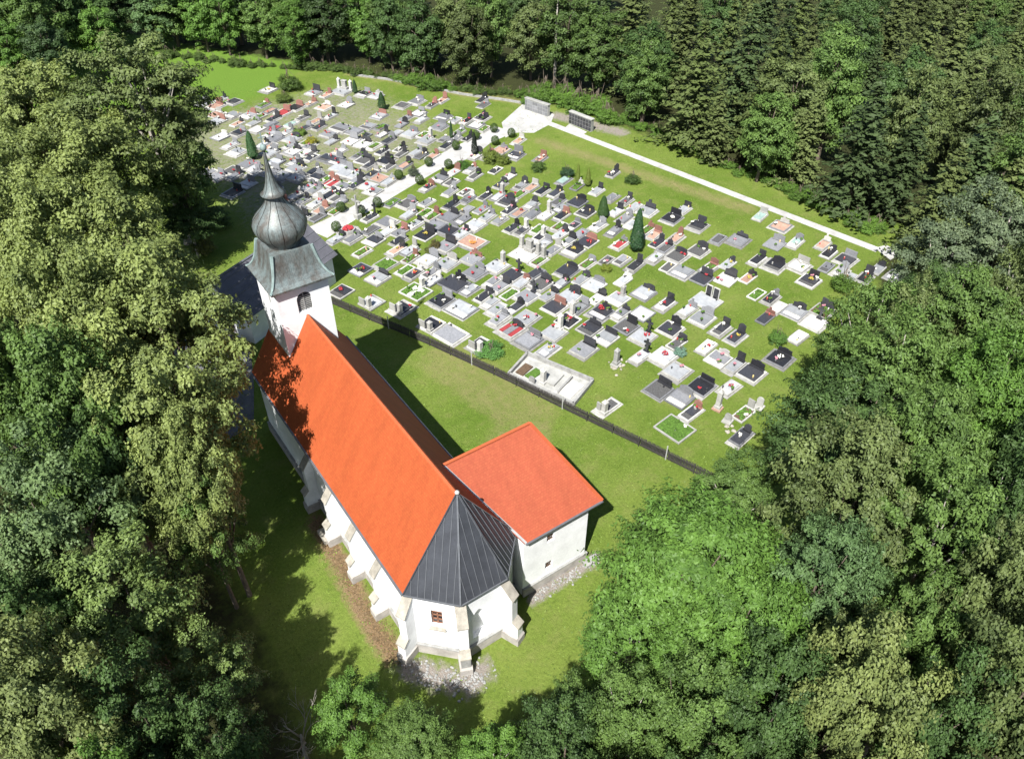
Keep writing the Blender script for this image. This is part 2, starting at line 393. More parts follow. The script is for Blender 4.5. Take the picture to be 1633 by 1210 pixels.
# ---------------------------------------------------------------- church
import bmesh
def ray_plane(px, py, p0, n):
    d = RT*(px-PW/2)/FPX + UP*(PH/2-py)/FPX + FW
    n = np.asarray(n, float); t = ((np.asarray(p0, float)-CAM)@n)/(d@n)
    return CAM+d*t
def wall(name, parent, p0, p1, z0, z1, holes=(), depth=0.3, mat='plaster', back=None):
    """upright sheet from p0 to p1 (outside on the right hand) with recessed holes [(loop of (s, z))]"""
    p0 = Vector((p0[0], p0[1], 0)); p1 = Vector((p1[0], p1[1], 0)); d = (p1-p0); L = d.length; d.normalize()
    n = Vector((d.y, -d.x, 0))
    P = lambda s, z, o=0.0: p0+d*s+Vector((0, 0, z))-n*o
    bm = bmesh.new(); edges = []
    def loop(pts):
        vs = [bm.verts.new(P(a, b)) for a, b in pts]
        for i in range(len(vs)): edges.append(bm.edges.new((vs[i], vs[(i+1) % len(vs)])))
        return vs
    loop([(0, z0), (L, z0), (L, z1), (0, z1)])
    hl = [loop(h) for h in holes]
    bmesh.ops.triangle_fill(bm, use_beauty=True, use_dissolve=False, edges=edges, normal=n)
    for h, vs in zip(holes, hl):
        q = [bm.verts.new(P(a, b, depth)) for a, b in h]
        for i in range(len(q)):
            j = (i+1) % len(q); bm.faces.new((vs[i], vs[j], q[j], q[i]))
        if back == 'same': bm.faces.new(q)
    bmesh.ops.recalc_face_normals(bm, faces=bm.faces)
    me = bpy.data.meshes.new(name); bm.to_mesh(me); bm.free(); me.materials.append(MATS[mat])
    return obj(name, me, parent), P
def arch(cx, z0, wd, ht, pointed=False, n=10):
    r = wd/2; pts = [(cx-r, z0), (cx+r, z0)]
    if pointed:
        for k in range(n+1):
            t = k/n*math.pi/3; pts.append((cx-r+2*r*math.cos(t), z0+ht-r*1.732+2*r*math.sin(t)))
        for k in range(n-1, -1, -1):
            t = k/n*math.pi/3; pts.append((cx+r-2*r*math.cos(t), z0+ht-r*1.732+2*r*math.sin(t)))
    else:
        for k in range(n+1):
            t = k/n*math.pi; pts.append((cx+r*math.cos(t), z0+ht-r+r*math.sin(t)))
    return pts
def fill_panel(name, parent, P, loop, depth, mat):
    m = MB(); m.add([P(a, b, depth) for a, b in loop], [tuple(range(len(loop)))]); return obj(name, m.mesh(name, mat), parent)
def bars(name, parent, P, segs, depth, wd, mat):
    out = []
    for (a, b), (c, e) in segs:
        m = MB(); A = P(a, b, depth); B = P(c, e, depth); n = (P(0, 0, 0)-P(0, 0, 1)).normalized()
        m.bar(A, B, wd, 0.05, n); out.append(obj(name, m.mesh(name, mat), parent))
    return out

W_, HE, HR = 4.08, 6.24, 12.72
SL = (HR-HE)/W_
church = thing('church', 'white church with orange tiled roof, black apse roof and onion domed tower', 'church')
wx = 3.84
nave = obj('nave_wall', MB().box(-wx, -wx+0.6, 0.0, 24.7, 0, HE+0.1).box(wx-0.6, wx, 0.0, 24.7, 0, HE+0.1).mesh('nave_wall', 'plaster'), church)
m = MB(); m.add([(-wx, 24.7, 0), (wx, 24.7, 0), (wx, 24.7, HE), (0, 24.7, HR-0.25), (-wx, 24.7, HE)], [(0, 1, 2, 3, 4)])
obj('gable_wall', m.mesh('gable_wall', 'plaster'), church)
# roof planes
uvL = lambda p: (p.y, math.hypot(p.x, p.z-HR))
for sgn, nm in ((-1, 'left'), (1, 'right')):
    ym = 0.0
    r = obj('roof_slope', MB().plate([(sgn*W_, ym, HE), (sgn*W_, 24.95, HE), (0, 24.95, HR), (0, -0.05, HR)], 0.14).mesh('roof_slope', 'nave_tiles', uv=uvL), church)
    g = MB(); g.bar((sgn*(W_+0.06), ym+0.02, HE-0.12), (sgn*(W_+0.06), 24.95, HE-0.12), 0.13, 0.11)
    obj('gutter', g.mesh('gutter', 'sheet_seam'), r)
cap = MB()
for k in range(42):
    y0 = 0.05+k*0.49
    cap.add([(-0.13, y0, HR-0.10), (0, y0, HR+0.075), (0.13, y0, HR-0.10), (-0.12, y0+0.50, HR-0.09), (0, y0+0.50, HR+0.055), (0.12, y0+0.50, HR-0.09)], [(0, 1, 4, 3), (1, 2, 5, 4), (0, 2, 1), (3, 4, 5)])
obj('ridge_cap', cap.mesh('ridge_cap', 'ridge_tile'), church)
# apse
B = Vector((0, -0.05, HR)); AE = [Vector((-W_, 0, HE)), Vector((-1.66, -2.57, HE)), Vector((1.66, -2.57, HE)), Vector((W_, 0, HE))]
AW = [(-wx, 0.0), (-1.57, -2.35), (1.57, -2.35), (wx, 0.0)]
for k in range(3):
    a, b = AE[k], AE[k+1]
    f = obj('apse_roof', MB().plate([a, b, B], 0.10).mesh('apse_roof', 'dark_sheet'), church)
    e = (b-a); L = e.length; e = e.normalized(); nrm = (b-a).cross(B-a).normalized()
    if nrm.z < 0: nrm = -nrm
    fall = (B-a)-e*((B-a).dot(e)); H = fall.length; fall.normalize(); sB = (B-a).dot(e)
    ns = int(L/0.42)
    for i in range(1, ns):
        s = L*i/ns; h = H*(s/sB if s < sB else (L-s)/(L-sB)) if 0 < sB < L else H*min(s/max(sB, 1e-3), (L-s)/max(L-sB, 1e-3))
        if h < 0.3: continue
        q = MB(); q.bar(a+e*s+nrm*0.002+fall*0.02, a+e*s+fall*(h-0.05)+nrm*0.002, 0.035, 0.045, nrm)
        obj('seam', q.mesh('seam', 'sheet_seam'), f)
    g = MB(); g.bar(a+Vector((0, 0, -0.13)), b+Vector((0, 0, -0.13)), 0.12, 0.10); obj('gutter', g.mesh('gutter', 'sheet_seam'), f)
for k in range(4):
    q = MB(); q.bar(AE[k]+Vector((0, 0, 0.01)), B+Vector((0, 0, 0.02)), 0.10 if k else 0.08, 0.05); obj('hip_cap', q.mesh('hip_cap', 'sheet_seam' if k else 'dark_sheet'), church)
q = MB().blob(0, -0.05, HR+0.06, 0.16, 0.16, jit=0); obj('ridge_end', q.mesh('ridge_end', 'white_stone', True), church)
# apse walls: window in the first face, blind arch in the second
def facet(k):
    a, b = Vector((*AW[k], 0)), Vector((*AW[k+1], 0)); d = (b-a).normalized(); n = (d.y, -d.x, 0); return a, b, d, n
a, b, d, n = facet(0)
c = ray_plane(697, 987, a, n); s = (Vector(c)-a).dot(d); z = c[2]
print('apse window', s, z, (b-a).length)
hole = [(s-0.36, z-0.62), (s+0.36, z-0.62), (s+0.36, z+0.90), (s-0.36, z+0.90)]
_, P = wall('apse_wall', church, AW[0], AW[1], 0, HE+0.05, [hole], 0.22)
wn = fill_panel('window', church, P, hole, 0.20, 'dark_glass')
bars('window_bar', wn, P, [((s, z-0.62), (s, z+0.90)), ((s-0.36, z-0.2), (s+0.36, z-0.2)), ((s-0.36, z+0.22), (s+0.36, z+0.22)), ((s-0.36, z+0.56), (s+0.36, z+0.56)), ((s-0.33, z-0.62), (s-0.33, z+0.90)), ((s+0.33, z-0.62), (s+0.33, z+0.90)), ((s-0.36, z+0.86), (s+0.36, z+0.86)), ((s-0.36, z-0.59), (s+0.36, z-0.59))], 0.20, 0.09, 'brick_infill')
q = MB(); A = [P(s-0.36, z-0.62, 0.2), P(s+0.36, z-0.62, 0.2), P(s+0.55, z-1.0, -0.16), P(s-0.55, z-1.0, -0.16), P(s-0.36, z-0.72, 0.2), P(s+0.36, z-0.72, 0.2), P(s+0.55, z-1.1, -0.14), P(s-0.55, z-1.1, -0.14)]
q.add(A, [(0, 3, 2, 1), (4, 5, 6, 7), (3, 7, 6, 2), (0, 4, 7, 3), (1, 2, 6, 5)]); obj('window_sill', q.mesh('window_sill', 'sandstone'), wn)
a, b, d, n = facet(1)
c = ray_plane(764, 985, a, n); s = (Vector(c)-a).dot(d); z = c[2]; print('niche', s, z)
wall('apse_wall', church, AW[1], AW[2], 0, HE+0.05, [arch(s, z-1.9, 1.0, 2.9, True)], 0.38, back='same')
wall('apse_wall', church, AW[2], AW[3], 0, HE+0.05)
# cornice band and plinth
for k in range(3):
    a, b, d, n = facet(k); nn = Vector(n)
    q = MB(); q.bar(a+nn*0.06+Vector((0, 0, 0.0)), b+nn*0.06, 0.24, 0.86); obj('plinth', q.mesh('plinth', 'plinth_stone'), church)
    q = MB(); q.bar(a+nn*0.05+Vector((0, 0, 0.862)), b+nn*0.05+Vector((0, 0, 0.862)), 0.30, 0.09); obj('plinth_coping', q.mesh('plinth_coping', 'grey_stone'), church)
q = MB(); q.bar((-wx-0.06, 0, 0), (-wx-0.06, 24.7, 0), 0.24, 0.84); obj('plinth', q.mesh('plinth', 'plinth_stone'), church)
q = MB(); q.bar((-wx-0.05, 0, 0.842), (-wx-0.05, 24.7, 0.842), 0.30, 0.09); obj('plinth_coping', q.mesh('plinth_coping', 'grey_stone'), church)

def buttress(p, dirv, wd=0.60, d0=1.15, top=5.75, low='plaster', lowh=2.3):
    d = Vector((dirv[0], dirv[1], 0)).normalized(); r = Vector((d.y, -d.x, 0)); p = Vector((p[0], p[1], 0))
    d1 = d0*0.66
    def ext(prof, mat, name, par, wd=wd):
        n = len(prof); vs = []
        for sg in (-1, 1): vs += [p+r*(sg*wd/2)+d*a+Vector((0, 0, b)) for a, b in prof]
        q = MB().add(vs, [tuple(range(n)), tuple(range(2*n-1, n-1, -1))]+[(i, n+i, n+(i+1) % n, (i+1) % n) for i in range(n)])
        return obj(name, q.mesh(name, mat), par)
    bt = ext([(-0.3, lowh), (d1, lowh), (d1, top-1.15), (-0.1, top), (-0.3, top)], 'plaster', 'buttress', church)
    ext([(-0.3, 0.75), (d0, 0.75), (d0, lowh-0.35), (d1, lowh-0.002), (-0.3, lowh-0.002)], low, 'buttress_foot', bt)
    ext([(d1+0.10, top-1.22), (d1+0.10, top-1.12), (-0.06, top+0.11), (-0.06, top+0.01)], 'sandstone', 'cap_stone', bt, wd+0.10)
    ext([(d0+0.09, lowh-0.44), (d0+0.09, lowh-0.33), (d1+0.01, lowh+0.07), (d1+0.01, lowh-0.03)], 'sandstone', 'set_off', bt, wd+0.10)
    ext([(-0.3, 0), (d0+0.12, 0), (d0+0.12, 0.62), (d0+0.003, 0.748), (-0.3, 0.748)], 'plinth_stone', 'base_stone', bt, wd+0.20)
    return bt
buttress((-wx, 0.05), (-0.92, -0.38))
buttress(AW[1], (-0.40, -0.92), low='grey_stone', d0=1.15, lowh=2.2)
buttress(AW[2], (0.38, -0.92), d0=1.2)
for yb in (3.55, 7.1, 10.9, 14.7): buttress((-wx, yb), (-1, 0), d0=1.05, top=5.6)
# low stone step by the wall
q = MB().box(-5.2, -4.05, 10.9, 12.2, 0, 0.45, 0.05); obj('stone_step', q.mesh('stone_step', 'sandstone'), church)

# sacristy
XE, YE, ZE, YR, ZR = 10.5, -0.95, 5.98, 4.1, 10.5
sx0, sx1, sy0, sy1 = 4.16, 9.52, -0.75, 6.9
def sac_hole(px, py, wd, ht):
    c = ray_plane(px, py, (0, sy0, 0), (0, 1, 0)); s = c[0]-sx0; return s, c[2], [(s-wd/2, c[2]-ht/2), (s+wd/2, c[2]-ht/2), (s+wd/2, c[2]+ht/2), (s-wd/2, c[2]+ht/2)]
h1 = sac_hole(878, 857, 0.60, 0.75); h2 = sac_hole(875, 900, 0.60, 0.75)
print('sac windows', h1[:2], h2[:2])
_, P = wall('sacristy_wall', church, (sx0, sy0), (sx1, sy0), 0, ZE+0.05, [h1[2], h2[2]], 0.22)
for s, z, h in (h1, h2):
    wn = fill_panel('window', church, P, h, 0.18, 'dark_glass')
    bars('window_bar', wn, P, [((s, h[0][1]), (s, h[2][1])), ((h[0][0], z), (h[1][0], z)), ((h[0][0], h[2][1]-0.03), (h[1][0], h[2][1]-0.03)), ((h[0][0], h[0][1]+0.03), (h[1][0], h[0][1]+0.03))], 0.18, 0.06, 'brown_wood')
wall('sacristy_wall', church, (sx1, sy0), (sx1, sy1), 0, ZE+0.05)
wall('sacristy_wall', church, (sx1, sy1), (sx0, sy1), 0, ZE+0.05)
wall('sacristy_wall', church, (sx0, 0.6), (sx0, sy0), 0, ZE+0.25)
q = MB().box(sx0-0.02, sx1+0.12, sy0-0.14, sy0+0.05, 0, 0.80).box(sx1-0.1, sx1+0.118, sy0+0.052, sy1, 0, 0.798); obj('plinth', q.mesh('plinth', 'plinth_stone'), church)
q = MB().box(sx0-0.05, sx1+0.16, sy0-0.17, sy0+0.02, 0.802, 0.87); obj('plinth_coping', q.mesh('plinth_coping', 'grey_stone'), church)
q = MB().box(sx1-0.3, sx1+0.9, sy0-0.75, sy0-0.16, 0, 0.28, 0.03); obj('stone_step', q.mesh('stone_step', 'concrete'), church)
xv = lambda z: W_-(z-HE)/SL
fr = [(xv(ZE)-0.10, YE, ZE), (XE, YE, ZE), (8.05, YR, ZR), (xv(ZR)-0.10, YR, ZR)]
fl = Vector((0, YR-YE, ZR-ZE)).normalized()
sf = obj('sacristy_roof', MB().plate(fr, 0.13).mesh('sacristy_roof', 'sacristy_tiles', uv=lambda p: (p.x, (p-Vector((0, YE, ZE))).dot(fl))), church)
q = MB(); q.bar((4.2, YE-0.06, ZE-0.11), (XE, YE-0.06, ZE-0.11), 0.13, 0.11); obj('gutter', q.mesh('gutter', 'sheet_seam'), sf)
q = MB(); q.bar((xv(ZE), YE, ZE+0.01), (xv(ZR), YR, ZR+0.03), 0.16, 0.04); obj('valley_flashing', q.mesh('valley_flashing', 'grey_metal'), sf)
obj('sacristy_roof', MB().plate([(XE, YE, ZE), (XE, 7.3, ZE), (8.05, YR, ZR)], 0.13).mesh('sacristy_roof', 'sacristy_tiles', uv=lambda p: (p.y, p.z)), church)
obj('sacristy_roof', MB().plate([(XE, 7.3, ZE), (4.0, 7.3, ZE), (xv(ZR)-0.1, YR, ZR), (8.05, YR, ZR)], 0.13).mesh('sacristy_roof', 'sacristy_tiles', uv=lambda p: (p.x, p.z)), church)
for a, b in (((xv(ZR), YR, ZR-0.02), (8.05, YR, ZR-0.02)), ((8.05, YR, ZR-0.02), (XE, YE, ZE)), ((8.05, YR, ZR-0.02), (XE, 7.3, ZE))):
    q = MB(); q.bar(a, b, 0.20, 0.08); obj('ridge_cap', q.mesh('ridge_cap', 'ridge_tile'), church)

# tower
TW, TY0, TY1, TZ = 1.98, 20.72, 24.68, 15.25
tower = obj('tower', MB().box(-TW+0.28, TW-0.28, TY0+0.28, TY1-0.28, 0.2, TZ-0.1).mesh('tower', 'plaster'), church)
cor = [(-TW, TY0), (TW, TY0), (TW, TY1), (-TW, TY1)]
for k in range(4):
    lp = arch(TW, 13.0, 1.12, 1.65)
    _, P = wall('tower_wall', tower, cor[k], cor[(k+1) % 4], 0, TZ, [lp], 0.26)
    wn = fill_panel('belfry_shutter', tower, P, lp, 0.24, 'dark_wood')
    segs = [((TW-0.52, 13.1+0.16*i), (TW+0.52, 13.1+0.16*i)) for i in range(8)]
    bars('louvre', wn, P, segs, 0.22, 0.06, 'grey_stone')
    bars('mullion', wn, P, [((TW, 13.0), (TW, 14.6))], 0.20, 0.09, 'grey_stone')
CY = 22.70
def sq(h, z): return [(-h, CY-h, z), (h, CY-h, z), (h, CY+h, z), (-h, CY+h, z)]
lev = [(2.34, 15.28), (2.36, 15.44), (2.10, 15.66), (1.90, 15.98), (1.74, 16.40), (1.62, 16.90), (1.52, 17.40), (1.44, 17.80)]
q = MB(); vs = []; fs = []
for h, z in lev: vs += sq(h, z)
for k in range(len(lev)-1):
    for i in range(4): fs.append((k*4+i, k*4+(i+1) % 4, k*4+4+(i+1) % 4, k*4+4+i))
fs.append((3, 2, 1, 0)); fs.append(tuple((len(lev)-1)*4+i for i in range(4)))
sk = obj('tower_skirt', q.add(vs, fs).mesh('tower_skirt', 'copper'), tower)
for i, (a, b) in enumerate(((-1, -1), (1, -1), (1, 1), (-1, 1))):
    pts = [(a*h*1.005, CY+b*h*1.005, z+0.02) for h, z in lev[1:]]
    q = MB().tube(pts, [0.09, 0.09, 0.10, 0.11, 0.12, 0.13, 0.14], 6); obj('hip_roll', q.mesh('hip_roll', 'verdigris'), sk)
prof = [(1.18, 17.70), (1.14, 18.00), (1.36, 18.22), (1.66, 18.58), (1.84, 19.02), (1.86, 19.38), (1.72, 19.74), (1.42, 20.08), (1.11, 20.40), (0.86, 20.68), (0.68, 20.96), (0.56, 21.24), (0.50, 21.62)]
onion = obj('onion_dome', MB().lathe(prof, 32, 0, CY).mesh('onion_dome', 'copper', True), tower)
for k in range(12):
    t = 2*math.pi*(k+0.5)/12
    pts = [(math.cos(t)*(r+0.006), CY+math.sin(t)*(r+0.006), z) for r, z in prof[1:-1]]
    q = MB().tube(pts, [0.022]*len(pts), 4); obj('dome_seam', q.mesh('dome_seam', 'dark_copper'), onion)
prof2 = [(0.82, 21.50), (0.85, 21.55), (0.63, 21.74), (0.47, 22.02), (0.34, 22.40), (0.23, 22.90), (0.145, 23.5), (0.085, 24.15), (0.055, 24.6)]
cp = obj('spire_cap', MB().lathe(prof2, 24, 0, CY).mesh('spire_cap', 'copper', True), tower)
for k in range(8):
    t = 2*math.pi*(k+0.5)/8
    pts = [(math.cos(t)*(r+0.004), CY+math.sin(t)*(r+0.004), z) for r, z in prof2[1:]]
    q = MB().tube(pts, [0.016]*len(pts), 4); obj('dome_seam', q.mesh('dome_seam', 'dark_copper'), cp)
q = MB().lathe([(0.02, 24.5), (0.16, 24.58), (0.23, 24.74), (0.16, 24.92), (0.02, 25.0)], 12, 0, CY); obj('finial_ball', q.mesh('finial_ball', 'verdigris', True), tower)
q = MB().box(-0.03, 0.03, CY-0.03, CY+0.03, 24.95, 25.75).box(-0.22, -0.032, CY-0.025, CY+0.025, 25.40, 25.46).box(0.032, 0.22, CY-0.025, CY+0.025, 25.40, 25.46); obj('finial_cross', q.mesh('finial_cross', 'verdigris'), tower)

# mortuary behind the tower
MO = np.array([10.15, 41.9]); mu = np.array([-0.900, -0.436]); mv = np.array([-0.436, 0.900]); ML, MD, ME_, MR = 12.1, 6.8, 3.6, 6.1
mort = thing('mortuary', 'small white mortuary with dark grey sheet roof behind the church tower', 'building', (MO[0], MO[1], 0), math.atan2(mu[1], mu[0]))
# local: x along mu, y along -mv
q = [(0, 0), (ML, 0), (ML, -MD), (0, -MD)]
wall('wall', mort, q[1], q[0], 0, ME_+0.02, [[(2.2, 1.2), (3.1, 1.2), (3.1, 2.5), (2.2, 2.5)], [(8.2, 1.2), (9.1, 1.2), (9.1, 2.5), (8.2, 2.5)]], 0.2, back='same')
wall('wall', mort, q[3], q[2], 0, ME_+0.02)
_, P = wall('gable_wall', mort, q[2], q[1], 0, ME_, [arch(MD/2, 0.02, 2.3, 3.0)], 0.4)
fill_panel('doorway', mort, P, arch(MD/2, 0.02, 2.3, 3.0), 0.38, 'dark_wood')
ar = arch(MD/2, 0.02, 2.3, 3.0); ar2 = arch(MD/2, 0.02, 2.8, 3.25)
wall('gable_wall', mort, q[0], q[3], 0, ME_)
for x in (0.02, ML-0.02):
    m = MB(); m.add([(x, 0, ME_), (x, -MD, ME_), (x, -MD/2, MR-0.15)], [(0, 1, 2)]); obj('gable', m.mesh('gable', 'plaster'), mort)
for s_ in (0, 1):
    y0 = 0.45 if s_ == 0 else -MD-0.45; sl_ = (MR-ME_)/(MD/2)
    z0 = ME_-0.45*sl_+0.05
    f = obj('roof_slope', MB().plate([(-0.45, y0, z0), (ML+0.45, y0, z0), (ML+0.45, -MD/2, MR+0.05), (-0.45, -MD/2, MR+0.05)], 0.12).mesh('roof_slope', 'grey_sheet'), mort)
    for k in range(5):
        t = (k+0.6)/5.2; yy = y0+(-MD/2-y0)*t; zz = z0+(MR+0.05-z0)*t
        g = MB(); g.bar((-0.45, yy, zz-0.01), (ML+0.45, yy, zz-0.01), 0.05, 0.05); obj('sheet_lap', g.mesh('sheet_lap', 'sheet_seam'), f)
g = MB(); g.bar((-0.46, -MD/2, MR+0.02), (ML+0.46, -MD/2, MR+0.02), 0.25, 0.08); obj('ridge_cap', g.mesh('ridge_cap', 'sheet_seam'), mort)

# picket fence
fp = px_poly([(500, 473), (540, 490), (610, 520), (680, 549), (800, 604), (910, 659), (1020, 712), (1140, 772), (1200, 802)])
fence = thing('picket_fence', 'long dark picket fence between church lawn and cemetery', 'fence')
cum = [0]
for a, b in zip(fp[:-1], fp[1:]): cum.append(cum[-1]+math.dist(a, b))
def along(s):
    for k in range(len(fp)-1):
        if s <= cum[k+1] or k == len(fp)-2:
            t = (s-cum[k])/(cum[k+1]-cum[k]); return (fp[k][0]+(fp[k+1][0]-fp[k][0])*t, fp[k][1]+(fp[k+1][1]-fp[k][1])*t)
npan = int(cum[-1]/2.4); pw = cum[-1]/npan
for k in range(npan+1):
    x, y = along(k*pw); h = 1.12 if k % 4 else 1.55
    obj('post', MB().box(x-0.035, x+0.035, y-0.035, y+0.035, 0, h, 0.01).mesh('post', 'dark_wood' if k % 4 else 'grey_metal'), fence)
for k in range(npan):
    a = along(k*pw+0.06); b = along((k+1)*pw-0.06)
    for z in (0.25, 0.82):
        g = MB(); g.bar((*a, z), (*b, z), 0.05, 0.07); obj('rail', g.mesh('rail', 'dark_wood'), fence)
    g = MB(); d = np.array(b)-np.array(a); L = np.hypot(*d); d /= L; nn = np.array([-d[1], d[0]]); npk = int(L/0.115)
    for i in range(npk):
        c0 = np.array(a)+d*(i+0.5)*L/npk+nn*0.045; c1 = c0+d*0.078; h = 1.04+rnd.uniform(-0.03, 0.03); lean = rnd.uniform(-0.015, 0.015)
        A, Bq = c0, c1; C_, D_ = c1+nn*0.02, c0+nn*0.02
        lo = [(*p, 0.04) for p in (A, Bq, C_, D_)]; hi = [(p[0]+d[0]*lean, p[1]+d[1]*lean, h) for p in (A, Bq, C_, D_)]
        g.add(lo+hi, [(4, 5, 6, 7), (0, 1, 5, 4), (1, 2, 6, 5), (2, 3, 7, 6), (3, 0, 4, 7)])
    o = obj('pickets', g.mesh('pickets', 'dark_wood'), fence); o['kind'] = 'stuff'
